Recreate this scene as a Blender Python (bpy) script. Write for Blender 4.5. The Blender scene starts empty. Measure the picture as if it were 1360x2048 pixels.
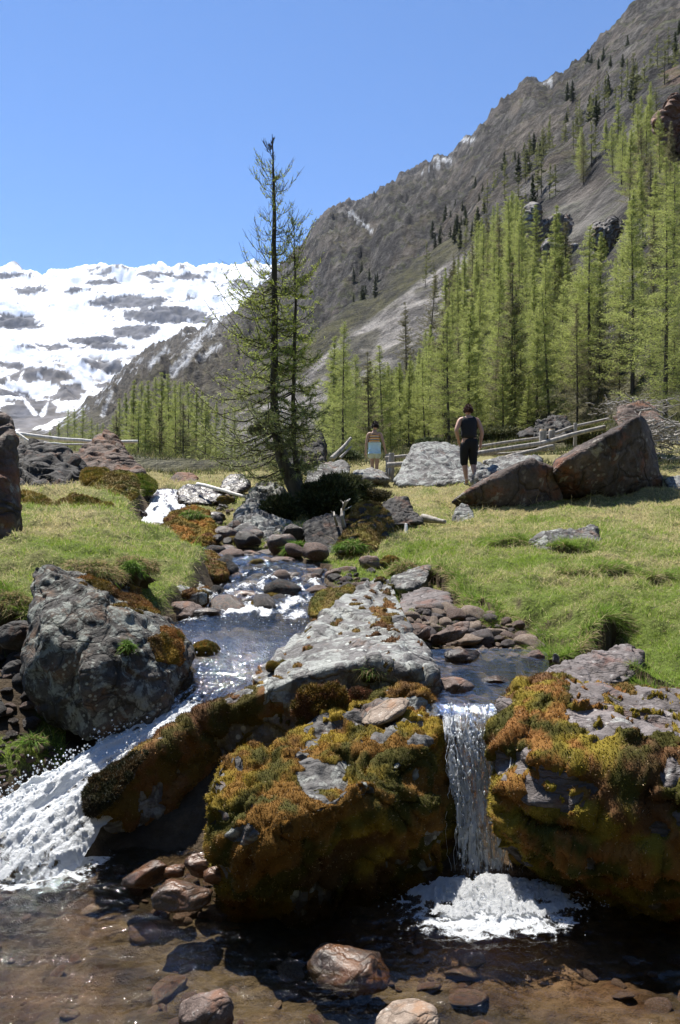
import bpy, bmesh, math, random
import numpy as np
from mathutils import Vector, Matrix

# ------------------------------------------------------------------ camera, sky, sun, exposure
S = bpy.context.scene
R = math.radians
F, CX, CY, CZ = 1600.0, 680.0, 1024.0, 1.6
cam = bpy.data.cameras.new('camera')
cam.sensor_fit = 'VERTICAL'; cam.sensor_height = 36.0; cam.sensor_width = 24.0
cam.lens = F / 2048.0 * 36.0
cam.clip_start = 0.1; cam.clip_end = 20000
camo = bpy.data.objects.new('camera', cam); S.collection.objects.link(camo)
camo.location = (0, 0, CZ); camo.rotation_euler = (R(90), 0, 0)
S.camera = camo

SUN_EL, SUN_AZ = R(62), R(-34)          # azimuth measured from +Y towards +X
w = bpy.data.worlds.new('World'); S.world = w; w.use_nodes = True
wn = w.node_tree.nodes; wl = w.node_tree.links
sky = wn.new('ShaderNodeTexSky'); sky.sky_type = 'NISHITA'; sky.sun_disc = False
sky.sun_elevation = SUN_EL; sky.sun_rotation = SUN_AZ
sky.altitude = 1900; sky.air_density = 1.0; sky.dust_density = 0.1; sky.ozone_density = 9.0
hs = wn.new('ShaderNodeHueSaturation'); hs.inputs['Saturation'].default_value = 1.05; hs.inputs['Value'].default_value = 1.14
wl.new(sky.outputs[0], hs.inputs['Color']); wl.new(hs.outputs[0], wn['Background'].inputs[0])
wn['Background'].inputs[1].default_value = 0.075
sl = bpy.data.lights.new('sun', 'SUN'); sl.energy = 5.0; sl.angle = R(0.5); sl.color = (1.0, 0.955, 0.88)
so = bpy.data.objects.new('sun', sl); S.collection.objects.link(so)
SUND = Vector((math.sin(SUN_AZ) * math.cos(SUN_EL), math.cos(SUN_AZ) * math.cos(SUN_EL), math.sin(SUN_EL)))
so.rotation_euler = SUND.to_track_quat('Z', 'Y').to_euler(); so.location = (0, 0, 30)
S.view_settings.view_transform = 'Standard'; S.view_settings.look = 'None'
S.view_settings.gamma = 1; S.view_settings.use_curve_mapping = False
S.view_settings.exposure = 1.12
S.cycles.max_bounces = 8; S.cycles.transparent_max_bounces = 12
S.cycles.diffuse_bounces = 3; S.cycles.glossy_bounces = 3; S.cycles.transmission_bounces = 6
S.cycles.caustics_reflective = False; S.cycles.caustics_refractive = False
S.cycles.sample_clamp_indirect = 4.0
S.cycles.use_denoising = True

# ------------------------------------------------------------------ helpers
def at(px, py, Y):
    return np.array([(px - CX) / F * Y, Y, CZ - (py - CY) / F * Y])
def proj(p):
    p = np.asarray(p, float)
    return CX + p[..., 0] / p[..., 1] * F, CY - (p[..., 2] - CZ) / p[..., 1] * F

_G = np.random.RandomState(7).randn(256, 3); _G /= np.linalg.norm(_G, axis=1)[:, None]
_P = np.random.RandomState(8).permutation(256)
def pn(p, seed=0):
    """gradient noise, p (n,3) -> (n,), about -1..1"""
    p = np.asarray(p, float) + seed * 17.31
    i = np.floor(p).astype(np.int64); f = p - i
    u = f * f * f * (f * (f * 6 - 15) + 10)
    out = np.zeros(len(p))
    for dx in (0, 1):
        wx = u[:, 0] if dx else 1 - u[:, 0]
        for dy in (0, 1):
            wy = u[:, 1] if dy else 1 - u[:, 1]
            for dz in (0, 1):
                wz = u[:, 2] if dz else 1 - u[:, 2]
                h = _P[(_P[(_P[(i[:, 0] + dx) & 255] + i[:, 1] + dy) & 255] + i[:, 2] + dz) & 255]
                g = _G[h]
                d = g[:, 0] * (f[:, 0] - dx) + g[:, 1] * (f[:, 1] - dy) + g[:, 2] * (f[:, 2] - dz)
                out += wx * wy * wz * d
    return out * 1.6
def fbm(p, oct=4, seed=0, gain=.5, lac=2.03):
    o = 0; a = 1; q = np.asarray(p, float)
    for k in range(oct):
        o = o + a * pn(q, seed + k); a *= gain; q = q * lac
    return o
def ridged(p, oct=4, seed=0, gain=.5, lac=2.1):
    o = 0; a = 1; q = np.asarray(p, float)
    for k in range(oct):
        o = o + a * (1 - 2 * np.abs(pn(q, seed + k))); a *= gain; q = q * lac
    return o
def sstep(a, b, x):
    t = np.clip((x - a) / (b - a), 0, 1); return t * t * (3 - 2 * t)

def make_mesh(name, V, faces, mat=None, smooth=True, col=None, attrs=None):
    """faces: list of int arrays (n,3) or (n,4); col: (nv,3) linear colours"""
    me = bpy.data.meshes.new(name)
    V = np.asarray(V, np.float32)
    if not isinstance(faces, (list, tuple)): faces = [faces]
    faces = [np.asarray(f, np.int32) for f in faces if len(f)]
    me.vertices.add(len(V)); me.vertices.foreach_set('co', V.ravel())
    li = np.concatenate([f.ravel() for f in faces])
    sizes = np.concatenate([np.full(len(f), f.shape[1], np.int32) for f in faces])
    starts = np.concatenate([[0], np.cumsum(sizes)[:-1]]).astype(np.int32)
    me.loops.add(len(li)); me.loops.foreach_set('vertex_index', li)
    me.polygons.add(len(sizes)); me.polygons.foreach_set('loop_start', starts)
    me.polygons.foreach_set('use_smooth', np.full(len(sizes), smooth, bool))
    if col is not None:
        a = me.color_attributes.new('Col', 'FLOAT_COLOR', 'POINT')
        c = np.ones((len(V), 4), np.float32); c[:, :3] = col
        a.data.foreach_set('color', c.ravel())
    for k, v in (attrs or {}).items():
        a = me.attributes.new(k, 'FLOAT', 'POINT'); a.data.foreach_set('value', np.asarray(v, np.float32))
    me.update(calc_edges=True); me.validate()
    if mat: me.materials.append(mat)
    return me
def link(name, me, parent=None, loc=None):
    o = bpy.data.objects.new(name, me); S.collection.objects.link(o)
    if loc is not None: o.location = Vector([float(v) for v in loc])
    if parent: o.parent = parent
    return o
def tag(o, label=None, cat=None, group=None, kind=None):
    if label: o['label'] = label
    if cat: o['category'] = cat
    if group: o['group'] = group
    if kind: o['kind'] = kind
    return o
def empty(name, loc, label, cat, group=None):
    o = link(name, None, loc=loc); o.empty_display_size = .1
    return tag(o, label, cat, group)
def grid_faces(nr, nc):
    r = np.arange(nr - 1)[:, None]; c = np.arange(nc - 1)[None, :]
    a = (r * nc + c).ravel()
    return np.stack([a, a + 1, a + nc + 1, a + nc], 1)
def co_of(me):
    v = np.empty(len(me.vertices) * 3, np.float32); me.vertices.foreach_get('co', v); return v.reshape(-1, 3).astype(float)
def no_of(me):
    v = np.empty(len(me.vertices) * 3, np.float32); me.vertex_normals.foreach_get('vector', v); return v.reshape(-1, 3).astype(float)
def polys_of(me):
    li = np.empty(len(me.loops), np.int32); me.loops.foreach_get('vertex_index', li)
    st = np.empty(len(me.polygons), np.int32); me.polygons.foreach_get('loop_start', st)
    tt = np.empty(len(me.polygons), np.int32); me.polygons.foreach_get('loop_total', tt)
    out = []
    for n in (3, 4):
        s = st[tt == n]
        if len(s): out.append(li[s[:, None] + np.arange(n)[None, :]])
    return out

def tubes(P, rad, sides=4):
    """P (n,k,3), rad (n,k) -> V, quads"""
    n, k, _ = P.shape
    T = np.gradient(P, axis=1); T /= np.linalg.norm(T, axis=2)[..., None] + 1e-9
    ref = np.where(np.abs(T[..., 2:3]) > .9, np.array([1., 0, 0]), np.array([0., 0, 1]))
    A = np.cross(T, ref); A /= np.linalg.norm(A, axis=2)[..., None] + 1e-9
    B = np.cross(T, A)
    ang = np.arange(sides) * 2 * math.pi / sides
    V = P[:, :, None, :] + rad[:, :, None, None] * (np.cos(ang)[None, None, :, None] * A[:, :, None, :] + np.sin(ang)[None, None, :, None] * B[:, :, None, :])
    base = (np.arange(n)[:, None, None] * k + np.arange(k - 1)[None, :, None]) * sides
    s = np.arange(sides)[None, None, :]; s2 = (s + 1) % sides
    Fq = np.stack([base + s, base + s2, base + sides + s2, base + sides + s], -1).reshape(-1, 4)
    return V.reshape(-1, 3), Fq
def cat_geo(parts):
    """parts: list of (V, facearray)"""
    Vs, tri, quad, off = [], [], [], 0
    cols = []
    for p in parts:
        V, f = p[0], p[1]
        Vs.append(V)
        for ff in (f if isinstance(f, list) else [f]):
            if len(ff) == 0: continue
            (tri if ff.shape[1] == 3 else quad).append(ff + off)
        if len(p) > 2: cols.append(np.broadcast_to(p[2], (len(V), 3)))
        off += len(V)
    fs = []
    if tri: fs.append(np.concatenate(tri))
    if quad: fs.append(np.concatenate(quad))
    return np.concatenate(Vs), fs, (np.concatenate(cols) if cols else None)

def spikes(P, D, L, W, rs, seg=1, bend=0.0):
    """thin upright blades: P base (n,3), D direction (n,3), L length, W width"""
    n = len(P)
    side = np.cross(D, rs.randn(n, 3)); side /= np.linalg.norm(side, axis=1)[:, None] + 1e-9
    L = np.broadcast_to(L, (n,))[:, None]; W = np.broadcast_to(W, (n,))[:, None]
    if seg == 1:
        V = np.stack([P - side * W, P + side * W, P + D * L], 1).reshape(-1, 3)
        return V, np.arange(3 * n).reshape(-1, 3)
    bd = rs.randn(n, 3) * bend; bd[:, 2] = -np.abs(bd[:, 2])
    m = P + D * L * .55 + bd * L * .3; t = P + D * L + bd * L
    V = np.stack([P - side * W, P + side * W, m + side * W * .8, m - side * W * .8, t], 1).reshape(-1, 3)
    b = np.arange(n) * 5
    return V, [np.stack([b, b + 1, b + 2, b + 3], 1), np.stack([b + 3, b + 2, b + 4], 1)]

# ------------------------------------------------------------------ materials
class NT:
    def __init__(s, name):
        s.m = bpy.data.materials.new(name); s.m.use_nodes = True
        s.t = s.m.node_tree; s.t.nodes.clear()
        s.out = s.t.nodes.new('ShaderNodeOutputMaterial')
    def n(s, typ, inp=None, **kw):
        nd = s.t.nodes.new('ShaderNode' + typ)
        for k, v in kw.items(): setattr(nd, k, v)
        for k, v in (inp or {}).items():
            if hasattr(v, 'is_output') or isinstance(v, bpy.types.NodeSocket): s.t.links.new(v, nd.inputs[k])
            else: nd.inputs[k].default_value = v
        return nd
    def noise(s, vec, scale, detail=5, rough=.55, dist=0):
        return s.n('TexNoise', {'Vector': vec, 'Scale': scale, 'Detail': detail, 'Roughness': rough, 'Distortion': dist}).outputs[0]
    def ramp(s, fac, a, b, interp='LINEAR'):
        nd = s.n('MapRange', {0: fac, 1: a, 2: b, 3: 0.0, 4: 1.0}); nd.interpolation_type = 'SMOOTHSTEP' if interp == 'S' else 'LINEAR'
        return nd.outputs[0]
    def mix(s, fac, a, b, blend='MIX'):
        nd = s.t.nodes.new('ShaderNodeMix'); nd.data_type = 'RGBA'; nd.blend_type = blend
        for i, v in ((0, fac), (6, a), (7, b)):
            if isinstance(v, bpy.types.NodeSocket): s.t.links.new(v, nd.inputs[i])
            elif i: nd.inputs[i].default_value = tuple(v)[:3] + (1,)
            else: nd.inputs[i].default_value = v
        return nd.outputs[2]
    def math(s, op, a, b=0.0, c=None):
        nd = s.t.nodes.new('ShaderNodeMath'); nd.operation = op
        for i, v in enumerate((a, b) if c is None else (a, b, c)):
            if isinstance(v, bpy.types.NodeSocket): s.t.links.new(v, nd.inputs[i])
            else: nd.inputs[i].default_value = v
        return nd.outputs[0]
    def bump(s, h, strength, dist, normal=None):
        d = {'Height': h, 'Strength': strength, 'Distance': dist}
        if normal: d['Normal'] = normal
        return s.n('Bump', d).outputs[0]
    def attr(s, name, out='Color'):
        return s.n('Attribute', attribute_name=name).outputs[out]
    def done(s, shader):
        s.t.links.new(shader, s.out.inputs[0]); return s.m

def rock_mat(name, dark, light, lichen=(.55, .56, .5), la=.5, rust=(.25, .11, .05), ra=.3, sc=1.0, rough=.8, bump=1.0, strat=0.0, wet=0.0):
    t = NT(name); co = t.n('TexCoord').outputs['Object']
    vec = co
    if strat:
        vec = t.n('Mapping', {'Vector': co, 'Scale': (1, 1, 1 + strat), 'Rotation': (.3, .35, 0)}).outputs[0]
    n1 = t.noise(vec, 2.2 * sc, 8, .62, .3); n2 = t.noise(vec, 9 * sc, 7, .68); n3 = t.noise(vec, 60 * sc, 4, .7)
    c = t.mix(t.ramp(n1, .35, .66), dark, light)
    c = t.mix(t.math('MULTIPLY', t.ramp(n2, .42, .62), .55), c, [x * .45 for x in dark])
    rn = t.noise(t.n('VectorMath', {0: vec, 1: (13, 5, 7)}, operation='ADD').outputs[0], 3.1 * sc, 6, .65)
    c = t.mix(t.math('MULTIPLY', t.ramp(rn, .66 - ra * .3, .74 - ra * .2), .75), c, rust)
    ln = t.noise(t.n('VectorMath', {0: co, 1: (3, 35, 17)}, operation='ADD').outputs[0], 5.5 * sc, 9, .72, .6)
    lf = t.ramp(ln, .68 - la * .28, .72 - la * .25)
    c = t.mix(t.math('MULTIPLY', lf, .85), c, t.mix(t.ramp(n2, .3, .7), lichen, [x * .72 for x in lichen]))
    c = t.mix(t.math('MULTIPLY', t.ramp(n3, .35, .65), .35), c, [x * .5 for x in dark])
    wv = t.n('VectorMath', {0: vec, 1: t.n('VectorMath', {0: t.n('TexNoise', {'Vector': vec, 'Scale': 3 * sc, 'Detail': 4.0}).outputs[1], 'Scale': .45 / sc}, operation='SCALE').outputs[0]}, operation='ADD').outputs[0]
    vr = t.n('TexVoronoi', {'Vector': wv, 'Scale': 2.6 * sc, 'Randomness': 1.0}, feature='DISTANCE_TO_EDGE').outputs[0]
    vr2 = t.n('TexVoronoi', {'Vector': wv, 'Scale': 8 * sc, 'Randomness': 1.0}, feature='DISTANCE_TO_EDGE').outputs[0]
    vs = t.n('TexVoronoi', {'Vector': co, 'Scale': 16 * sc, 'Randomness': 1.0}).outputs[0]
    sp = t.math('MULTIPLY', t.math('MULTIPLY', t.ramp(vs, .26, .20), t.ramp(n1, .45, .6)), min(1.0, la * 1.3))
    c = t.mix(sp, c, [min(.75, x * 1.25) for x in lichen])
    c = t.mix(t.math('MULTIPLY', t.ramp(vr, .035, .0), .6), c, [x * .3 for x in dark])
    h = t.math('ADD', t.math('MULTIPLY', n2, .7), t.math('ADD', t.math('MULTIPLY', n3, .22), t.math('MULTIPLY', lf, .03)))
    h = t.math('ADD', h, t.math('ADD', t.math('MULTIPLY', t.ramp(vr, 0, .06), .30), t.math('MULTIPLY', t.ramp(vr2, 0, .10), .10)))
    nm = t.bump(h, .9 * bump, .035 / sc)
    b = t.n('BsdfPrincipled', {'Base Color': c, 'Roughness': rough, 'Normal': nm, 'Specular IOR Level': .2 + wet})
    if wet:
        t.t.links.new(t.math('ADD', t.math('MULTIPLY', t.ramp(n2, .3, .7), .5), rough * .25), b.inputs['Roughness'])
    return t.done(b.outputs[0])

def col_mat(name, rough=.85, trans=0.25, bumpsc=0, bs=.5, tint=(1, 1, 1), spec=.25):
    """takes colour from the Col attribute with a little noise"""
    t = NT(name); co = t.n('TexCoord').outputs['Object']; c = t.attr('Col')
    nz = t.noise(co, 14, 4)
    c = t.mix(t.math('MULTIPLY', t.ramp(nz, .35, .7), .3), c, (0, 0, 0)) if not trans else c
    b = t.n('BsdfPrincipled', {'Base Color': c, 'Roughness': rough, 'Specular IOR Level': spec})
    if bumpsc:
        t.t.links.new(t.bump(t.noise(co, bumpsc, 6, .7), bs, .02), b.inputs['Normal'])
    sh = b.outputs[0]
    if trans:
        tr = t.n('BsdfTranslucent', {'Color': c})
        sh = t.n('MixShader', {0: trans, 1: sh, 2: tr.outputs[0]}).outputs[0]
    return t.done(sh)

M = {}
M['rock_grey'] = rock_mat('grey lichened rock', (.075, .07, .066), (.20, .195, .19), (.36, .37, .34), .55, (.20, .10, .06), .3)
M['rock_pale'] = rock_mat('pale lichened rock', (.11, .104, .10), (.235, .225, .22), (.36, .375, .35), .7, (.22, .12, .07), .25)
M['rock_dark'] = rock_mat('dark rock', (.03, .028, .027), (.095, .088, .082), (.24, .25, .22), .25, (.13, .06, .035), .35)
M['rock_rust'] = rock_mat('rust coloured rock', (.07, .05, .04), (.20, .15, .125), (.34, .31, .26), .25, (.20, .085, .04), .6)
M['rock_bank'] = rock_mat('lichened boulder rock', (.035, .032, .028), (.14, .13, .12), (.30, .32, .285), .62, (.17, .10, .06), .5, 1.6, bump=1.5)
M['rock_purple'] = rock_mat('purple grey slab', (.11, .095, .09), (.25, .22, .215), (.42, .42, .40), .25, (.17, .09, .07), .4, 1.3, strat=2)
M['rock_wet'] = rock_mat('wet brown rock', (.035, .024, .018), (.12, .075, .05), (.16, .12, .08), .2, (.16, .07, .03), .6, 2.0, .45, .6, wet=.25)
M['rock_wetdark'] = rock_mat('wet dark rock', (.02, .017, .015), (.07, .055, .045), (.2, .18, .15), .15, (.08, .04, .02), .5, 2.0, .55, .8, wet=.1)
M['stone_tan'] = rock_mat('tan stone', (.20, .15, .115), (.40, .33, .27), (.5, .47, .42), .3, (.28, .16, .09), .5, 3.0)
M['stone_brown'] = rock_mat('brown stone', (.09, .065, .055), (.25, .19, .165), (.4, .37, .34), .3, (.2, .1, .06), .5, 3.0)
M['far_rock'] = rock_mat('cliff rock', (.15, .14, .135), (.36, .34, .32), (.46, .44, .41), .4, (.22, .12, .07), .4, .12, bump=1.5)
M['rock_far_red'] = rock_mat('red cliff rock', (.12, .07, .05), (.36, .23, .17), (.40, .34, .28), .3, (.26, .12, .07), .6, .15, bump=1.5)
M['rock_rustbig'] = rock_mat('rust stained slab', (.045, .036, .032), (.21, .155, .13), (.36, .33, .28), .35, (.22, .075, .03), .42, .42, bump=1.3)
M['moss'] = col_mat('moss', .95, .12, 120, .5)
M['needles'] = col_mat('needles', .8, .45)
M['grassm'] = col_mat('grass blades', .75, .4)
M['leafdark'] = col_mat('dark needles', .8, .2)
def bark(name, a, b, sc=18):
    t = NT(name); co = t.n('TexCoord').outputs['Object']
    v = t.n('Mapping', {'Vector': co, 'Scale': (1, 1, .25)}).outputs[0]
    n = t.noise(v, sc, 6, .7)
    c = t.mix(t.ramp(n, .35, .65), a, b)
    return t.done(t.n('BsdfPrincipled', {'Base Color': c, 'Roughness': .9, 'Normal': t.bump(n, .8, .02)}).outputs[0])
M['bark'] = bark('larch bark', (.030, .024, .018), (.10, .085, .06))
M['barkfar'] = bark('far bark', (.045, .035, .028), (.10, .08, .06), 3)
M['wood_grey'] = bark('weathered wood', (.16, .14, .12), (.42, .39, .35), 14)
M['wood_pale'] = bark('bleached wood', (.45, .42, .38), (.78, .76, .72), 14)
M['wood_cut'] = bark('cut wood', (.5, .35, .2), (.7, .55, .35), 30)

def water_mat(name, tint=(.93, .90, .83), foamcol=(.88, .91, .94), scale=10, bstr=.5, streak=(1, 1, 1), rough=.06, foamsc=18, refl=.8):
    t = NT(name); co = t.n('TexCoord').outputs['Object']
    v = t.n('Mapping', {'Vector': co, 'Scale': streak}).outputs[0]
    nb = t.noise(v, scale, 4, .6, .8); nb2 = t.noise(v, scale * 4.3, 3, .6)
    h = t.math('ADD', nb, t.math('MULTIPLY', nb2, .3))
    nm = t.bump(h, bstr, .03)
    fr = t.math('MULTIPLY', t.n('Fresnel', {'IOR': 1.33, 'Normal': nm}).outputs[0], refl)
    gl = t.n('BsdfGlossy', {'Color': (1, 1, 1, 1), 'Roughness': rough, 'Normal': nm}).outputs[0]
    tp = t.n('BsdfTransparent', {'Color': tint + (1,)}).outputs[0]
    wsh = t.n('MixShader', {0: fr, 1: tp, 2: gl}).outputs[0]
    fm = t.attr('foam', 'Fac')
    fn = t.noise(v, foamsc, 8, .75, .4)
    fac = t.ramp(t.math('ADD', t.math('MULTIPLY', fm, 1.0), t.math('SUBTRACT', fn, .5)), .45, .62, 'S')
    fb = t.bump(t.noise(v, foamsc * 3, 5, .8), .8, .02)
    fo = t.n('BsdfPrincipled', {'Base Color': foamcol + (1,), 'Roughness': .35, 'Normal': fb, 'Specular IOR Level': .5}).outputs[0]
    ft = t.n('BsdfTranslucent', {'Color': foamcol + (1,)}).outputs[0]
    fo = t.n('MixShader', {0: .25, 1: fo, 2: ft}).outputs[0]
    return t.done(t.n('MixShader', {0: fac, 1: wsh, 2: fo}).outputs[0])
M['pool'] = water_mat('pool water', (.90, .84, .74), scale=11, bstr=.40, foamsc=40, refl=1.0, rough=.02)
M['stream'] = water_mat('stream water', (.86, .84, .80), scale=14, bstr=.45, foamsc=26, rough=.03, refl=.26)
M['side'] = water_mat('side channel water', (.88, .84, .76), scale=14, bstr=.4, foamsc=30, rough=.03, refl=.35)
M['fall'] = water_mat('falling water', (.90, .92, .95), scale=22, bstr=.5, streak=(1, 1, .12), foamsc=34, rough=.05)
# ------------------------------------------------------------------ stream course (edges measured on the ground)
# left px, right px, py, depth, foam, rough
MAIN = [(312, 352, 978, 15.5, .65, .03), (300, 372, 1010, 13.8, .80, .04), (286, 345, 1045, 12.2, .88, .04), (300, 352, 1082, 10.8, .65, .04),
        (400, 560, 1112, 9.5, .02, .03), (450, 645, 1135, 8.6, .42, .04), (440, 635, 1165, 7.7, .46, .045), (430, 645, 1195, 6.9, .50, .05), (385, 635, 1228, 6.15, .62, .035),
        (345, 625, 1245, 5.75, .10, .004), (360, 605, 1275, 5.35, .04, .004), (400, 560, 1320, 5.02, .02, .008), (380, 500, 1370, 4.75, .16, .016),
        (300, 430, 1425, 4.45, .62, .04), (215, 345, 1480, 4.2, .92, .05), (110, 262, 1535, 3.98, .95, .055), (-10, 176, 1600, 3.78, .92, .055),
        (-140, 120, 1680, 3.6, .78, .05), (-240, 60, 1755, 3.47, .55, .03), (-260, 20, 1800, 3.4, .2, .02)]
SIDE = [(850, 1075, 1296, 5.15, .05, .003), (850, 1080, 1330, 4.75, .06, .004), (862, 1040, 1365, 4.35, .10, .005), (878, 1012, 1405, 3.98, .12, .005), (880, 1006, 1430, 3.82, .3, .01)]
def course(nodes, k=24):
    L = np.array([at(n[0], n[2], n[3]) for n in nodes]); Rr = np.array([at(n[1], n[2], n[3]) for n in nodes])
    ex = np.array([[n[4], n[5]] for n in nodes])
    t = np.linspace(0, len(nodes) - 1, (len(nodes) - 1) * k + 1)
    def ip(A):
        out = np.stack([np.interp(t, np.arange(len(A)), A[:, j]) for j in range(A.shape[1])], 1)
        ker = np.ones(9) / 9
        pad = np.pad(out, ((4, 4), (0, 0)), mode='edge')
        return np.stack([np.convolve(pad[:, j], ker, 'valid') for j in range(A.shape[1])], 1)
    return ip(L), ip(Rr), ip(ex)
main_c = course(MAIN); side_c = course(SIDE)

# ------------------------------------------------------------------ ground height
G = [(1360, 960, 17), (1200, 1003, 15), (1100, 1022, 14), (1000, 1030, 14), (900, 1022, 14.5), (900, 985, 17), (935, 970, 17.5), (1000, 950, 19), (1100, 930, 20), (1300, 925, 21), (1500, 945, 18),
     (750, 962, 22), (820, 978, 20), (700, 965, 22), (660, 985, 18), (640, 1015, 14), (760, 1030, 13), (850, 1050, 12), (590, 1010, 13),
     (1360, 1060, 12), (1200, 1075, 10.5), (1050, 1090, 9.5), (950, 1100, 9.3), (850, 1120, 8.8), (790, 1125, 8.8), (1500, 1060, 12),
     (1360, 1140, 8), (1200, 1125, 7.8), (1100, 1140, 7.1), (1000, 1150, 6.9), (900, 1140, 7.6), (1550, 1150, 8),
     (1100, 1195, 6.05), (1200, 1195, 5.8), (1360, 1220, 5.7), (1020, 1190, 6.2), (930, 1165, 6.8), (1550, 1250, 5.6),
     (1200, 1270, 5.15), (1360, 1320, 4.7), (1300, 1380, 4.3), (1450, 1400, 4.2), (1130, 1240, 5.5), (1600, 1400, 4.2),
     (1000, 1285, 5.3), (1060, 1290, 5.25), (900, 1250, 5.75), (860, 1230, 6.1), (830, 1290, 5.3), (1120, 1350, 4.7),
     
     (100, 1108, 6.6), (200, 1110, 6.5), (30, 1150, 6.0), (0, 1120, 6.4), (200, 1060, 8.2), (100, 1045, 9), (0, 1075, 7.6), (250, 1080, 8.4), (300, 1120, 7.2), (270, 1150, 6.2),
     (230, 1015, 10.5), (100, 1005, 11.5), (200, 965, 13.5), (275, 975, 14), (60, 985, 12.5), (0, 960, 14), (150, 965, 14), (330, 968, 17), (100, 945, 18), (200, 950, 20),
     (300, 958, 25), (450, 960, 22), (400, 965, 18), (500, 975, 17), (0, 940, 26), (-200, 950, 20), (-250, 1050, 9), (-350, 1150, 6), (-400, 950, 26),
     (380, 1190, 6.3), (340, 1230, 5.9), (470, 1085, 11), (430, 1050, 12.5), (520, 1060, 12), (600, 1080, 10.6), (700, 1110, 9.6), (760, 1150, 8.4), (690, 1160, 7.9),
     (60, 1300, 5.0), (-150, 1280, 5.0), (30, 1465, 4.3), (0, 1540, 4.0), (70, 1500, 4.2), (-200, 1500, 4.1), (-200, 1640, 3.7), (160, 1470, 4.5), (-400, 1500, 4.2)]
CPX = [-400, 0, 150, 300, 450, 600, 700, 850, 1000, 1150, 1300, 1450, 1750]
P24 = [940, 942, 948, 954, 954, 944, 938, 926, 920, 908, 900, 890, 880]
for _px in range(-300, 1700, 150):
    for _Y in (25, 30, 36): G.append((_px, float(np.interp(_px, CPX, P24)) - (_Y - 24) * .6, _Y))
GP = [at(*g) for g in G]
for px in (-500, -200, 100, 400, 680, 900, 1100, 1360, 1700):
    for Y in (1.0, 1.8, 2.6, 3.1, 3.4):
        GP.append(np.array([(px - CX) / F * Y, Y, -.13 + (.03 if Y > 3.2 else 0)]))
for px, Y, z in ((450, 4.1, .25), (600, 4.3, .3), (750, 4.2, .35), (700, 5.0, .5), (900, 4.0, .45), (1150, 3.9, .4), (1300, 3.9, .45), (1500, 3.9, .45), (1150, 4.2, .55), (1300, 4.1, .6), (300, 3.8, .0), (500, 3.75, -.05), (800, 3.75, -.05), (950, 3.62, .1), (1200, 3.6, -.05), (1500, 3.6, -.05), (-300, 3.6, 0)):
    GP.append(np.array([(px - CX) / F * Y, Y, z]))
GP = np.array(GP)
def ctl(p): return np.stack([p[..., 0] / p[..., 1] * 2.2, np.log(p[..., 1]) * 1.6], -1)
_C = ctl(GP)
_D = np.linalg.norm(_C[:, None] - _C[None], axis=2)
_e = (GP[:, 2] - CZ) / GP[:, 1]
_A = np.block([[_D + 1e-3 * np.eye(len(_C)), np.ones((len(_C), 1))], [np.ones((1, len(_C))), np.zeros((1, 1))]])
_W = np.linalg.solve(_A, np.concatenate([_e, [0]]))
def seg_dist(XY, path, val):
    """nearest point on a polyline: distance and interpolated values"""
    best = np.full(len(XY), 1e9); out = np.zeros((len(XY), val.shape[1]))
    for i in range(len(path) - 1):
        a = path[i]; b = path[i + 1]; d = b - a; l2 = d @ d + 1e-12
        t = np.clip(((XY - a) @ d) / l2, 0, 1)
        q = a + t[:, None] * d; dd = np.linalg.norm(XY - q, axis=1)
        m = dd < best; best[m] = dd[m]; out[m] = (val[i] + t[:, None] * (val[i + 1] - val[i]))[m]
    return best, out
LIPS = [([(835, 1118, 8.0), (870, 1112, 7.6), (905, 1135, 7.0), (905, 1165, 6.6), (960, 1180, 6.2), (1000, 1165, 6.3)], .16),
        ([(905, 1190, 6.25), (930, 1205, 6.0), (985, 1212, 5.8), (1015, 1185, 5.95)], .16),
        ([(1050, 1205, 5.75), (1062, 1240, 5.4), (1085, 1262, 5.15), (1125, 1272, 5.0), (1165, 1252, 5.1), (1215, 1228, 5.3), (1240, 1195, 5.6)], .24),
        ([(1215, 1290, 4.9), (1250, 1330, 4.6), (1268, 1368, 4.32), (1300, 1378, 4.22), (1360, 1383, 4.18), (1460, 1390, 4.12)], .14),
        ([(-80, 1180, 5.6), (0, 1185, 5.45), (40, 1195, 5.3), (75, 1190, 5.3)], .34),
        ([(1380, 1150, 7.4), (1300, 1165, 7.0), (1260, 1150, 7.3), (1180, 1165, 6.9), (1110, 1160, 7.0)][::-1], .07),
        ([(950, 1075, 10.2), (1000, 1095, 9.6), (1060, 1100, 9.3), (1130, 1112, 8.9), (1200, 1108, 8.9)], .10)]
LIPP = [(np.array([at(*q)[:2] for q in pts]), h) for pts, h in LIPS]
def lip_sd(XY, path):
    best = np.full(len(XY), 1e9); sg = np.ones(len(XY)); tt_ = np.zeros(len(XY)); n = len(path) - 1
    for i in range(n):
        a = path[i]; d = path[i + 1] - a; l2 = d @ d; t = ((XY - a) @ d) / l2; tc = np.clip(t, 0, 1)
        q = XY - a - tc[:, None] * d; dd = np.linalg.norm(q, axis=1); m = dd < best
        best[m] = dd[m]; sg[m] = np.sign(d[0] * (XY[m, 1] - a[1]) - d[1] * (XY[m, 0] - a[0])); tt_[m] = (i + tc[m]) / n
    return best, sg, tt_
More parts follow.
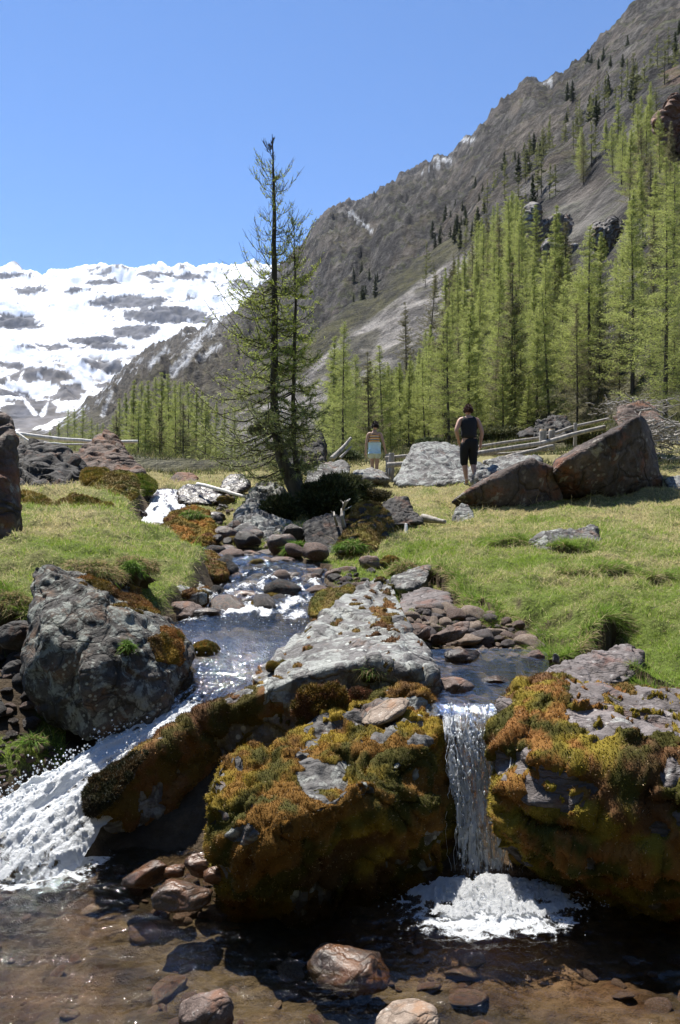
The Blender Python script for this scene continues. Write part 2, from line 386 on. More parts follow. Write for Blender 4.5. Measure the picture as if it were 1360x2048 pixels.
def lips(XY):
    o = np.zeros(len(XY)); w3 = np.concatenate([XY, 0 * XY[:, :1]], 1); XYn = XY + .05 * np.stack([pn(w3 * 6, 131), pn(w3 * 6, 132)], 1) + .02 * np.stack([pn(w3 * 17, 133), pn(w3 * 17, 134)], 1)
    for path, h in LIPP:
        m = (XY[:, 0] > path[:, 0].min() - 1.5) & (XY[:, 0] < path[:, 0].max() + 1.5) & (XY[:, 1] > path[:, 1].min() - 1.6) & (XY[:, 1] < path[:, 1].max() + 1.2)
        if not m.any(): continue
        d, sg, tt_ = lip_sd(XYn[m], path); fade = sstep(0, .15, tt_) * sstep(1, .85, tt_); fade = np.maximum(fade, 0)
        low = sg < 0
        o[m] += fade * np.where(low, -h * np.exp(-d / .5), .22 * h * np.exp(-d / .25))
    return o
def ground(X, Y, detail=True):
    X = np.atleast_1d(np.asarray(X, float)); Y = np.atleast_1d(np.asarray(Y, float))
    p = np.stack([X, Y, 0 * X], 1); c = ctl(p); z = np.zeros(len(X))
    for s in range(0, len(X), 20000):
        d = np.linalg.norm(c[s:s + 20000, None] - _C[None], axis=2)
        z[s:s + 20000] = CZ + p[s:s + 20000, 1] * (d @ _W[:-1] + _W[-1])
    amp = np.clip((Y - 3.4) / 1.5, 0, 1)
    if detail:
        z += amp * (.10 * fbm(p * [.5, .5, 1], 2, 3) * np.clip(Y / 12, .3, 1.5) + .085 * fbm(p * 2.3, 3, 5) + (.030 * pn(p * 7, 9) + .018 * np.abs(pn(p * 15, 10))) * sstep(15, 8, Y))
        z += (1 - amp) * (.040 * (np.abs(pn(p * 5, 11)) + .5 * np.abs(pn(p * 13, 12))) - .02)
    z = z + lips(p[:, :2])
    pxx = CX + X / Y * F; fl_ = .752 + (Y - 5.15) * .115 + .02 * pn(p * 5, 22)
    z = np.where((Y > 5.12) & (Y < 6.15) & (pxx > 812) & (pxx < 1085 - 60 * (Y - 5.1)), np.maximum(np.minimum(z, fl_ + .05), fl_), z)
    bankn = .05 * pn(p * 4, 21)
    for cc, dep, bw in ((main_c, .09, .16), (side_c, .06, .5)):
        L, Rr, ex = cc
        mid = (L + Rr) / 2; hw = np.linalg.norm((Rr - L)[:, :2], axis=1) / 2
        st = 6
        d, v = seg_dist(p[:, :2], mid[::st, :2], np.stack([mid[::st, 2], hw[::st]], 1))
        e = d - v[:, 1] + bankn
        bed = v[:, 0] - dep - .03 * np.abs(pn(p * 7, 31)) * 2
        wgt = 1 - sstep(-.04, bw + .01 * Y, e)
        near = wgt > 0
        z = np.where(near, z * (1 - wgt) + np.minimum(z, bed) * wgt, z)
        # keep the banks just above the water
        z = np.where((e > .08) & (e < .3) & (p[:, 1] > 4.6) & (bw < .3), np.maximum(z, v[:, 0] + .015), z)
    return z
def gz(px, Y): 
    X = (px - CX) / F * Y; return float(ground([X], [Y])[0])

us = np.linspace(-.60, .60, 620); ly = np.linspace(math.log(1.0), math.log(34), 760)
U, LY = np.meshgrid(us, ly); YY = np.exp(LY); XX = U * YY
gzv = ground(XX.ravel(), YY.ravel())
GV = np.stack([XX.ravel(), YY.ravel(), gzv], 1)
gm = GV.reshape(760, 620, 3)
def gnormal():
    du = np.gradient(gm, axis=1); dv = np.gradient(gm, axis=0)
    n = np.cross(du, dv); n /= np.linalg.norm(n, axis=2)[..., None] + 1e-12; return n
GN = gnormal().reshape(-1, 3)
def water_dist(XY):
    o = np.full(len(XY), 9.)
    for L, Rr, ex in (main_c, side_c):
        mid = (L + Rr) / 2; hw = np.linalg.norm((Rr - L)[:, :2], axis=1) / 2
        d, v = seg_dist(XY, mid[::6, :2], hw[::6, None]); o = np.minimum(o, d - v[:, 0])
    return o
WD = water_dist(GV[:, :2])
ppx, ppy = proj(GV)
nz1 = fbm(GV * .7, 4, 41); nz2 = fbm(GV * 3, 4, 42)
soil = np.array([.05, .037, .025]); soil2 = np.array([.13, .095, .06]); green = np.array([.12, .17, .03]); straw = np.array([.38, .33, .16]); bedc = np.array([.078, .064, .044])
def greenness(P, wd):
    """0 straw .. 1 green, from place and patches"""
    X, Y = P[:, 0], P[:, 1]
    g = .74 - .060 * (Y - 6) + .50 * fbm(P * .8, 3, 51) + .30 * fbm(P * 3.1, 2, 52)
    g = g + .25 * sstep(1.6, .1, wd) + np.where(X < -.5, -.05, .05)
    return np.clip(g, .12, .95)
gg = greenness(GV, WD)
steep = 1 - GN[:, 2]
isgrass = sstep(.10, .22, WD + .05 * nz2) * sstep(.62, .35, steep) * sstep(3.7, 4.0, GV[:, 1])
bed_w = sstep(.12, .0, WD)
colg = straw[None] * (1 - gg[:, None]) * .75 + green[None] * gg[:, None]
cols = soil[None] + (soil2 - soil)[None] * np.clip(.5 + .6 * nz2, 0, 1)[:, None]
col = cols * (1 - isgrass[:, None]) + colg * isgrass[:, None]
isgrass = isgrass * np.where((GV[:, 1] < 4.7) & (ppx > 130) & (ppx < 1130), 0, 1)
isgrass = isgrass * (1 - sstep(95, 60, ppx) * sstep(1225, 1250, ppy) * sstep(1485, 1465, ppy))
col = cols * (1 - isgrass[:, None]) + colg * isgrass[:, None]
pool = (GV[:, 1] < 3.6)[:, None]
bc = bedc[None] * (1 + 1.1 * np.clip(nz2 + .6 * fbm(GV * 11, 3, 43), -.8, 1.2))[:, None] + np.array([.09, .035, .015])[None] * np.clip(nz1 * 1.6, 0, 1)[:, None]
col = np.where(pool, bc, col * (1 - bed_w[:, None]) + bc * bed_w[:, None])
col = np.clip(col, .01, 1)
t = NT('meadow soil'); co = t.n('TexCoord').outputs['Object']
na = t.noise(co, 25, 6, .7); nb = t.noise(co, 6, 5, .6)
cb = t.mix(t.math('MULTIPLY', t.ramp(na, .3, .7), .55), t.attr('Col'), (.03, .022, .012))
M['soil'] = t.done(t.n('BsdfPrincipled', {'Base Color': cb, 'Roughness': .95, 'Specular IOR Level': .15, 'Normal': t.bump(t.math('ADD', na, nb), .9, .04)}).outputs[0])
me = make_mesh('ground', GV, grid_faces(760, 620), M['soil'], col=col)
gr = link('ground', me); tag(gr, 'grassy banks and gravel bed of the mountain meadow', 'ground', kind='structure')

# ------------------------------------------------------------------ right mountain with the valley floor
CPX = [-400, 0, 150, 300, 450, 600, 700, 850, 1000, 1150, 1300, 1450, 1750]
P24 = [940, 942, 948, 954, 954, 944, 938, 926, 920, 908, 900, 890, 880]
Y0_ = [200, 200, 150, 120, 110, 100, 95, 85, 65, 55, 42, 38, 30]
PY0 = [915, 915, 928, 940, 935, 918, 898, 885, 866, 848, 838, 820, 800]
YR_ = [1500, 1500, 1500, 1800, 2000, 1700, 1550, 1400, 1100, 900, 750, 620, 430]
GAM = [1, 1, 1.2, 1.7, 1.6, 1.45, 1.3, 1.15, 1.05, 1, .95, .95, .95]
RX = [-400, 0, 100, 200, 270, 300, 350, 420, 470, 500, 560, 600, 630, 660, 700, 740, 760, 800, 850, 900, 940, 1000, 1050, 1100, 1160, 1210, 1280, 1330, 1400, 1750]
RY = [880, 875, 860, 800, 725, 703, 676, 658, 632, 602, 545, 500, 460, 428, 418, 410, 388, 358, 340, 320, 285, 226, 186, 168, 143, 95, 36, 3, -50, -330]
NCX, NRX = 900, 720
pxs = np.linspace(-400, 1750, NCX)
def ci(v): return np.interp(pxs, CPX, v)
p24, y0, py0, yr, gam = ci(P24), ci(Y0_), ci(PY0), ci(YR_), ci(GAM)
pyr = np.interp(pxs, RX, RY)
tt = np.linspace(0, 1, NRX)[:, None]
Yg = 22 * (1.22 * yr[None] / 22) ** tt
tan24, tan0, tanr = (CY - p24) / F, (CY - py0) / F, (CY - pyr) / F
lo = tan24 + (tan0 - tan24) * np.clip(np.log(Yg / 24) / np.log(y0 / 24)[None], -.2, 1)
fr = np.clip((1 - y0[None] / Yg) / (1 - y0 / yr)[None], 0, 1) ** gam[None]
hi = tan0 + (tanr - tan0) * fr
tanv = np.where(Yg < y0[None], lo, hi)
z = CZ + Yg * tanv
zr = CZ + yr * tanr
back = Yg > yr[None]
z = np.where(back, zr[None] - (Yg - yr[None]) * .8, z)
X = (pxs[None] - CX) / F * Yg
MV = np.stack([X, Yg, z], -1)
P = MV.reshape(-1, 3)
steepw = sstep(1.0, 3.0, (Yg / y0[None])).ravel()
mpx, mpy = proj(P)
# smooth meadow / scree tongue on the left of the forest
scree_line = lambda x: np.interp(x, [300, 450, 560, 640, 760, 900, 960], [830, 790, 735, 665, 590, 480, 440])
smooth = sstep(scree_line(mpx) - 25, scree_line(mpx) + 5, mpy) * sstep(980, 900, mpx)
PA = P * [1, .32, 1]
nzm = ridged(PA / 150, 5, 61, .55) * 150 * .12 + ridged(PA / 40, 4, 66, .6) * 40 * .16
rough = steepw * (1 - .93 * smooth)
nzm = nzm - nzm[steepw > .5].mean()
Y1 = P[:, 1]
dz = rough * nzm * 1.25 * np.clip(Y1 / 500, .10, 1.0)
dz += fbm(PA / 14, 3, 71) * 14 * .05 * steepw * (1 - .8 * smooth)
dz += fbm(P / 5, 2, 73) * .12 * sstep(26, 50, Y1) + fbm(PA / 4, 2, 74) * .35 * steepw + (ridged(PA / 13, 3, 79, .6) - .75) * 13 * .16 * steepw * (1 - .95 * smooth) * np.clip(Y1 / 300, .15, 1.3)
dz += smooth * fbm(P / 60, 2, 75) * 2.0
# ridge line teeth
rd = np.exp(-((Yg - yr[None]) / (yr[None] * .06)) ** 2).ravel()
dz += rd * (ridged(np.stack([P[:, 0] / 36, P[:, 1] * 0, P[:, 0] * 0], 1), 4, 77) - .5) * 7
P[:, 2] += dz - 1.3 * sstep(37, 27, Y1)
MV = P.reshape(NRX, NCX, 3)
du = np.gradient(MV, axis=1); dv = np.gradient(MV, axis=0)
MN = np.cross(du, dv); MN /= np.linalg.norm(MN, axis=2)[..., None] + 1e-12
mslope = MN[..., 2].ravel()
mpx, mpy = proj(P)
PA = P * [1, .3, 1]
n_a = fbm(PA / 80, 4, 81); n_b = fbm(PA / 17, 4, 82); n_c = fbm(PA / 5, 3, 83)
rockc = np.array([.040, .038, .042]); rockl = np.array([.235, .22, .205]); brown = np.array([.17, .125, .085]); olive = np.array([.11, .125, .045]); screec = np.array([.50, .46, .42]); grassg = np.array([.13, .15, .04]); snowc = np.array([.86, .88, .92])
c = rockc[None] + (rockl - rockc)[None] * np.clip(.42 + .9 * n_b + .8 * n_c, 0, 1.3)[:, None]
def lay(c, colr, m): m = np.clip(m, 0, 1)[:, None]; return c * (1 - m) + colr[None] * m
c = lay(c, np.array([.20, .16, .13]), .6 * sstep(.1, .6, n_a + .5 * n_b))
vegm = sstep(.62, .78, mslope + .14 * n_b + .08 * n_a) * sstep(1100, 350, Y1)
c = lay(c, olive, .8 * vegm)
c = lay(c, brown, .45 * sstep(.2, .6, n_b - n_a) * sstep(1200, 200, Y1))
# scree tongue with olive heath above it
bandt = mpy - scree_line(mpx)
wob = 14 * n_b + 18 * n_a
scree = smooth * sstep(28, 45, bandt + wob) * sstep(200, 120, bandt + wob)
heath = smooth * (1 - sstep(28, 45, bandt + wob))
c = lay(c, np.array([.15, .14, .065]), .9 * heath)
sc_col = screec[None] * (1 + .45 * n_c + .25 * n_b)[:, None]
c = c * (1 - scree[:, None]) + np.clip(sc_col, .05, .8) * scree[:, None]
c = lay(c, np.array([.15, .14, .08]), scree * sstep(.15, .4, n_b) * .8)
c = lay(c, np.array([.20, .17, .13]), smooth * sstep(200, 120, 320 - bandt) * .0)
lowl = sstep(560, 430, mpx) * sstep(130, 220, Y1)
c = lay(c, np.array([.23, .20, .155]), lowl * .6)
floor = sstep(1.25, .95, (Yg / y0[None])).ravel()
c = lay(c, np.array([.17, .17, .07]), floor * .85); c = lay(c, np.array([.30, .26, .14]), floor * .6 * sstep(-.1, .4, n_b))
# reddish cliff at the far right
c = lay(c, np.array([.32, .17, .11]), .7 * sstep(1310, 1350, mpx) * sstep(520, 300, mpy) * sstep(100, 160, mpy) * sstep(-.2, .3, n_b))
c = lay(c, np.array([.36, .34, .32]), .8 * np.exp(-(((mpx - 1150) / 90) ** 2 + ((mpy - 450) / 70) ** 2)) * sstep(-.3, .2, n_b))
# snow left in gullies
sn = sstep(.34, .40, n_b + .35 * n_a) * sstep(470, 420, mpx) * sstep(600, 900, Y1) * sstep(.2, .5, mslope)
for (ax, ay, bx, by, wd_) in ((395, 690, 345, 745, 9), (440, 640, 380, 690, 4), (330, 700, 300, 730, 6), (205, 830, 225, 780, 4), (700, 424, 742, 462, 3), (870, 318, 905, 322, 4), (925, 280, 948, 278, 4), (1085, 168, 1102, 160, 4), (845, 345, 880, 328, 3), (440, 690, 395, 720, 4)):
    d = np.array([bx - ax, by - ay], float); L2 = d @ d
    tq = np.clip(((mpx - ax) * d[0] + (mpy - ay) * d[1]) / L2, 0, 1)
    dd = np.hypot(mpx - ax - tq * d[0], mpy - ay - tq * d[1])
    sn = np.maximum(sn, sstep(wd_ * 1.3, wd_ * .6, dd + 4 * n_c) * (Y1 > 300))
c = lay(c, snowc, sn)
t = NT('mountain slope'); co = t.n('TexCoord').outputs['Object']
co = t.n('Mapping', {'Vector': co, 'Scale': (1, .35, 1)}).outputs[0]
na = t.noise(co, .16, 9, .78); nb = t.noise(co, .05, 8, .75); nc_ = t.noise(co, .6, 6, .75)
cb = t.mix(t.math('MULTIPLY', t.ramp(na, .44, .58), .75), t.attr('Col'), (.032, .03, .03))
cb = t.mix(t.math('MULTIPLY', t.ramp(nc_, .5, .75), .35), cb, (.36, .34, .31))
hh = t.math('ADD', t.math('MULTIPLY', nb, 3.0), t.math('ADD', na, t.math('MULTIPLY', nc_, .25)))
M['mountain'] = t.done(t.n('BsdfPrincipled', {'Base Color': cb, 'Roughness': .95, 'Specular IOR Level': .1, 'Normal': t.bump(hh, 1.0, 9.0)}).outputs[0])
me = make_mesh('mountain', P, grid_faces(NRX, NCX), M['mountain'], col=np.clip(c, .01, .95))
tag(link('mountain', me), 'steep rocky mountainside with scree above the valley', 'mountain', kind='structure')

# ------------------------------------------------------------------ snowy range at the head of the valley
n2c, n2r = 620, 420
px2 = np.linspace(-450, 1000, n2c)
RX2 = [-450, -200, 0, 20, 50, 100, 110, 150, 200, 230, 260, 290, 320, 350, 380, 420, 450, 490, 520, 545, 600, 1000]
RY2 = [600, 560, 541, 543, 553, 552, 548, 540, 537, 543, 546, 539, 538, 545, 544, 543, 540, 530, 522, 530, 560, 700]
pyr2 = np.interp(px2, RX2, RY2)
t2 = np.linspace(0, 1, n2r)[:, None]
Y2 = 1350 * (5200 / 1350) ** t2 + 0 * px2[None]
tb = (CY - np.interp(px2, [-450, 0, 200, 500, 1000], [850, 862, 868, 850, 800])) / F
# concave bowl: foot, moraine step, snowfield, ridge
k = (Y2 - 1350) / (4400 - 1350)
prof = np.interp(k, [0, .02, .12, .30, .42, .70, .92, 1.0, 1.3], [-.35, 0, .18, .47, .52, .70, .93, 1.0, .85])
tan2 = tb[None] + ((CY - pyr2)[None] / F - tb[None]) * prof
z2 = CZ + Y2 * tan2
X2 = (px2[None] - CX) / F * Y2
Q = np.stack([X2, Y2, z2], -1).reshape(-1, 3)
dz = (ridged(Q / 420, 5, 91, .55) - .7) * 42 + fbm(Q / 110, 4, 95) * 16
rd = np.exp(-((Q[:, 1] - 4400) / 260) ** 2)
dz += rd * (ridged(np.stack([Q[:, 0] / 120, 0 * Q[:, 0], 0 * Q[:, 0]], 1), 5, 97) - 1) * 18
Q[:, 2] += dz * np.clip((Q[:, 1] - 1350) / 500, .2, 1)
MQ = Q.reshape(n2r, n2c, 3)
dq = np.cross(np.gradient(MQ, axis=1), np.gradient(MQ, axis=0)); dq /= np.linalg.norm(dq, axis=2)[..., None] + 1e-12
qx, qy = proj(Q)
q_a = fbm(Q / [330, 900, 170], 4, 101); q_b = .75 * fbm((Q + .5 * Q[:, [2, 0, 0]] * [1, 0, 0]) / [85, 420, 60], 5, 102) + .3 * ridged(Q / [60, 300, 60], 3, 104) - .2; q_c = fbm(Q / [30, 120, 26], 4, 103)
rock = np.zeros(len(Q))
for (ex, ey, ea, eb, s) in ((265, 603, 75, 13, 1.2), (330, 630, 85, 16, 1.2), (268, 662, 48, 14, 1.1), (190, 682, 55, 10, 1), (30, 645, 62, 16, 1.1), (60, 580, 40, 10, .8), (205, 565, 40, 8, .9), (155, 580, 30, 9, .6),
                         (310, 548, 45, 7, .9), (375, 555, 50, 7, .9), (480, 570, 60, 16, .55), (20, 552, 40, 8, .9), (75, 695, 70, 10, .6), (230, 692, 60, 8, .9), (380, 595, 20, 6, .6), (395, 640, 40, 9, .9)):
    rock = np.maximum(rock, s * np.exp(-((qx - ex) / ea) ** 2 - ((qy - ey) / eb) ** 2))
rockm = sstep(.40, .52, rock * 1.0 + .45 * q_b + .25 * q_c)
rockm = np.maximum(rockm, .9 * sstep(.62, .72, q_b * .8 + .4 * q_a + .35 * np.clip(rd, 0, 1)))
low = sstep(700, 722, qy + 16 * q_b)
lowsnow = sstep(.18, .26, q_b + .5 * q_a + .25 * sstep(770, 715, qy) - .25 * sstep(120, 260, qx) + .15 * sstep(80, 0, qx))
rockm = np.maximum(rockm, low * (1 - lowsnow))
for pts in (((74, 745), (96, 775), (98, 800), (84, 832)), ((8, 735), (20, 765), (50, 800), (70, 830))):
    for (ax, ay), (bx, by) in zip(pts[:-1], pts[1:]):
        d = np.array([bx - ax, by - ay], float); L2 = d @ d
        tq = np.clip(((qx - ax) * d[0] + (qy - ay) * d[1]) / L2, 0, 1)
        dd = np.hypot(qx - ax - tq * d[0], qy - ay - tq * d[1])
        rockm *= 1 - .8 * sstep(2.8, 1.0, dd + 3.5 * q_c + 2.5 * q_b)
rk = np.array([.07, .072, .085])[None] * (1 + .7 * q_c)[:, None] + low[:, None] * np.array([.09, .075, .055])[None] * np.clip(.8 + q_b, 0, 2)[:, None]
c2 = snowc[None] * (1 - rockm[:, None]) + np.clip(rk, .03, .5) * rockm[:, None]
t = NT('snow and rock'); co = t.n('TexCoord').outputs['Object']
na = t.noise(co, .03, 8, .75)
M['snowmt'] = t.done(t.n('BsdfPrincipled', {'Base Color': t.attr('Col'), 'Roughness': .8, 'Specular IOR Level': .1, 'Normal': t.bump(na, .6, 10.0)}).outputs[0])
me = make_mesh('snow_mountain', Q, grid_faces(n2r, n2c), M['snowmt'], col=np.clip(c2, .01, .95))
tag(link('snow_mountain', me), 'snow covered range closing the head of the valley', 'mountain', kind='structure')

# ------------------------------------------------------------------ unseen slope behind the viewer, added to block sky light on front faces
th = np.linspace(math.pi * .97, math.pi * 2.03, 90); rr = 5.0 * (160 / 5.0) ** np.linspace(0, 1, 60)
TH, RR = np.meshgrid(th, rr); W_ = np.stack([RR * np.cos(TH), RR * np.sin(TH) + .8, RR * 0], -1).reshape(-1, 3)
r_ = RR.ravel(); W_[:, 2] = -.1 + .62 * np.clip(r_ - 6, 0, None) ** 1.0 + fbm(W_ / 9, 3, 121) * .08 * r_
me = make_mesh('sky_block_slope', W_, grid_faces(60, 90)[:, ::-1], M['soil'], col=np.array([.055, .06, .025])[None] * (1 + .5 * fbm(W_ / 3, 3, 122))[:, None])
tag(link('sky_block_slope', me), 'wooded bank and slope behind the viewer', 'hillside', kind='structure')
# ------------------------------------------------------------------ rocks
def noise_shape(V, N, size, seed, rough=1.0, blocky=.5):
    s = size
    d = fbm(V / (s * .55), 3, seed) * s * .045 * rough
    d += ridged(V / (s * np.array([.20, .34, .26])), 3, seed + 7) * s * .009 * rough
    q = fbm(V / (s * np.array([.26, .40, .22])), 3, seed + 13) * 3
    d += blocky * np.clip((np.round(q) - q) * 3, -.6, .6) * s * .012 * rough
    d += fbm(V / (s * .06), 3, seed + 17) * s * .010 * rough
    return V + N * d[:, None]
def hull_mesh(hulls, voxel, smooth=3):
    bm = bmesh.new()
    for pts in hulls:
        vs = [bm.verts.new(p) for p in pts]
        r = bmesh.ops.convex_hull(bm, input=vs)
        junk = [e for e in set(r['geom_interior'] + r['geom_unused']) if isinstance(e, bmesh.types.BMVert) and e.is_valid]
        if junk: bmesh.ops.delete(bm, geom=junk, context='VERTS')
    bmesh.ops.recalc_face_normals(bm, faces=bm.faces)
    me = bpy.data.meshes.new('tmp'); bm.to_mesh(me); bm.free()
    o = bpy.data.objects.new('tmp', me); S.collection.objects.link(o)
    m = o.modifiers.new('r', 'REMESH'); m.mode = 'VOXEL'; m.voxel_size = voxel
    m2 = o.modifiers.new('s', 'SMOOTH'); m2.iterations = smooth; m2.factor = .5
    dg = bpy.context.evaluated_depsgraph_get()
    r = bpy.data.meshes.new_from_object(o.evaluated_get(dg))
    bpy.data.objects.remove(o); bpy.data.meshes.remove(me)
    return r
def moss_on(rock_o, V, N, Fs, mask, size, thick, seed, tuft=20000, tl=.012, pal=None, dens_name='moss', lump=1.0):
    """a fuzzy moss cushion as a part of a rock. V, N in rock local space"""
    rs = np.random.RandomState(seed)
    tri = np.concatenate([f if f.shape[1] == 3 else np.concatenate([f[:, [0, 1, 2]], f[:, [0, 2, 3]]]) for f in Fs])
    keep = (mask[tri] > .02).any(1); tri = tri[keep]
    if len(tri) < 10: return None
    used, inv = np.unique(tri, return_inverse=True); tri = inv.reshape(-1, 3)
    v = V[used]; n = N[used]; m = np.clip(mask[used], 0, 1)
    lumps = .55 + .5 * fbm(v / (size * .10), 3, seed + 1) + .35 * np.abs(pn(v / (size * .04), seed + 2)) * lump
    disp = np.where(m > .02, thick * np.sqrt(m) * np.clip(lumps, .1, 2), -thick * .5)
    v = v + n * disp[:, None]
    pal = pal or [(.10, .095, .012), (.26, .185, .025), (.30, .13, .025), (.12, .06, .025), (.34, .27, .14)]
    pal = np.array(pal)
    def colour(p):
        a = fbm(p / (size * .28), 3, seed + 3); b = fbm(p / (size * .12), 3, seed + 4); c_ = pn(p / (size * .5), seed + 5)
        c = pal[0] + (pal[1] - pal[0]) * sstep(-.35, .3, a + .5 * b)[:, None]
        c = c + (pal[2] - c) * (sstep(-.05, .35, b - .3 * a + .5 * c_) * .85)[:, None]
        c = c + (pal[3] - c) * (sstep(.15, .5, -c_ + .6 * b) * .8)[:, None]
        return c
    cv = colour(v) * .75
    P0 = v[tri[:, 0]]; P1 = v[tri[:, 1]]; P2 = v[tri[:, 2]]
    ar = np.linalg.norm(np.cross(P1 - P0, P2 - P0), axis=1) * (m[tri].mean(1) > .1)
    idx = rs.choice(len(tri), tuft, p=ar / ar.sum())
    w1 = rs.rand(tuft, 1); w2 = rs.rand(tuft, 1); f = w1 + w2 > 1; w1 = np.where(f, 1 - w1, w1); w2 = np.where(f, 1 - w2, w2)
    bp = P0[idx] * (1 - w1 - w2) + P1[idx] * w1 + P2[idx] * w2
    bn = n[tri[idx, 0]] + rs.randn(tuft, 3) * .45; bn[:, 2] += .15; bn /= np.linalg.norm(bn, axis=1)[:, None]
    L = tl * (.5 + rs.rand(tuft)); 
    sv, sf = spikes(bp - bn * tl * .2, bn, L, tl * .20, rs)
    tc = colour(bp) * (.75 + .6 * rs.rand(tuft, 1)); st = rs.rand(tuft) < .07; tc[st] = pal[4] * (.7 + .5 * rs.rand(st.sum(), 1))
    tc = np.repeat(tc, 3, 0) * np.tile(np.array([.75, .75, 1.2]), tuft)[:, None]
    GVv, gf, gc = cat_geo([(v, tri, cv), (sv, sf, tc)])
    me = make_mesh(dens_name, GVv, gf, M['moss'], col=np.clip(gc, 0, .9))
    return link(dens_name, me, rock_o)

ROCKS = []
def hero(name, hulls, mat, label, cat='boulder', voxel=None, seed=1, rough=1.0, blocky=.5, smooth=3, moss=None, group=None, push=None, dy=0):
    """hulls: lists of (px,py,Y) corners measured on the rock"""
    W = [[at(p[0], p[1], p[2] + dy) for p in h] for h in hulls]
    allp = np.concatenate([np.array(h) for h in W])
    allp = np.array(allp)
    base = np.array([allp[:, 0].mean(), allp[:, 1].mean(), allp[:, 2].min()])
    size = float(np.linalg.norm(allp.max(0) - allp.min(0)))
    me0 = hull_mesh([[tuple(p - base) for p in h] for h in W], voxel or size / 90, smooth)
    V = co_of(me0); N = no_of(me0); Fs = polys_of(me0)
    V = noise_shape(V, N, size, seed, rough, blocky)
    if push: V = push(V, base)
    me = make_mesh(name, V, Fs, M[mat])
    bpy.data.meshes.remove(me0)
    o = link(name, me, loc=base); tag(o, label, cat, group)
    N = no_of(me)
    if moss:
        mk = moss['mask'](V + base, N, V)
        moss_on(o, V, N, Fs, mk, moss.get('size', size), moss.get('thick', .02), seed + 50, moss.get('tuft', 15000), moss.get('tl', .012), moss.get('pal'), lump=moss.get('lump', 1.0))
    ROCKS.append((base, size))
    return o
def prism(front, back):
    return list(front) + list(back)
def pxm(P): return proj(P)

# big mossy boulder in front
def mA(P, N, V):
    x, y = pxm(P)
    m = sstep(-.15, .25, .85 * fbm(V * 3.6, 4, 201) + .4 * fbm(V * 12, 3, 202) + .42)
    bare = np.exp(-((x - 650) / 70) ** 2 - ((y - 1550) / 55) ** 2) + .8 * np.exp(-((x - 480) / 55) ** 2 - ((y - 1670) / 40) ** 2) + .8 * np.exp(-((x - 745) / 50) ** 2 - ((y - 1425) / 40) ** 2) + .5 * np.exp(-((x - 600) / 40) ** 2 - ((y - 1490) / 16) ** 2)
    return np.clip(m - 1.25 * sstep(.35, .75, bare + .35 * fbm(V * 8, 3, 203)), 0, 1)
PALA = [(.075, .068, .010), (.29, .20, .022), (.24, .115, .022), (.08, .04, .017), (.46, .34, .2)]
hero('mossy_boulder', [[(398, 1560, 3.35), (440, 1512, 3.5), (520, 1492, 3.65), (600, 1470, 3.8), (700, 1425, 3.95), (400, 1600, 3.15), (420, 1690, 3.12), (470, 1790, 3.25), (500, 1840, 3.4), (700, 1860, 3.45), (640, 1620, 3.0), (560, 1560, 3.2), (740, 1560, 3.15), (850, 1500, 3.5), (880, 1760, 3.45), (870, 1620, 3.35), (520, 1670, 2.96), (760, 1830, 3.45), (500, 1700, 3.9), (860, 1750, 3.9), (600, 1600, 4.1)],
              [(700, 1450, 3.85), (760, 1402, 3.95), (800, 1400, 4.0), (850, 1420, 3.95), (885, 1450, 3.75), (895, 1560, 3.6), (905, 1780, 3.5), (700, 1700, 3.6), (830, 1500, 3.45), (760, 1490, 3.6), (800, 1800, 3.8)]],
     'rock_grey', 'big rounded boulder under orange and olive moss between the two cascades', seed=21, voxel=.011, rough=1.5, blocky=.6, dy=.12,
     moss=dict(mask=mA, thick=.020, tuft=120000, tl=.010, pal=PALA, size=1.3))
# long pale slab behind it
def mB(P, N, V):
    x, y = pxm(P)
    m = sstep(1380, 1440, y + 30 * fbm(V * 4, 2, 205)) * sstep(.05, .35, fbm(V * 3.5, 4, 204) + .0)
    m2 = sstep(.45, .6, fbm(V * 9, 3, 206) + .75 * np.exp(-((x - 765) / 22) ** 2 - ((y - 1230) / 60) ** 2) - .12) 
    edge = sstep(.1, .4, fbm(V * 6, 3, 207) + .8 * np.exp(-((y - np.interp(x, [150, 300, 420, 520], [1590, 1500, 1440, 1400])) / 40) ** 2)) * sstep(540, 420, x)
    return np.clip(np.maximum(np.maximum(m * .8, m2 * .7), edge), 0, 1)
hero('pale_slab', [[(500, 1352, 4.75), (560, 1290, 5.05), (650, 1215, 5.6), (720, 1170, 6.2), (752, 1150, 6.5), (785, 1158, 6.4), (800, 1215, 5.6), (840, 1300, 4.95), (865, 1350, 4.45), (790, 1352, 4.25), (600, 1360, 4.3), (520, 1378, 4.35), (520, 1450, 4.6), (700, 1450, 4.8), (850, 1400, 4.5), (800, 1290, 5.9)],
              [(500, 1368, 4.4), (600, 1352, 4.18), (760, 1322, 4.2), (860, 1350, 4.25), (872, 1375, 4.25), (880, 1460, 4.35), (700, 1500, 4.35), (420, 1560, 4.4), (420, 1440, 4.35), (600, 1750, 4.5), (850, 1700, 4.5), (400, 1720, 4.5)],
              [(168, 1578, 3.72), (172, 1610, 3.66), (215, 1545, 3.9), (290, 1490, 4.08), (400, 1425, 4.35), (500, 1372, 4.45), (200, 1640, 3.85), (260, 1700, 4.1), (300, 1722, 4.3), (400, 1735, 4.4), (560, 1700, 4.6), (300, 1650, 4.2)]],
     'rock_pale', 'long pale lichened rock slab wedged between the chute and the side channel', seed=33, voxel=.014, rough=.42, blocky=1.0, smooth=1,
     moss=dict(mask=mB, thick=.022, tuft=60000, tl=.013, pal=[(.09, .075, .015), (.2, .13, .03), (.26, .13, .05), (.13, .06, .03), (.34, .24, .15)], size=1.2))
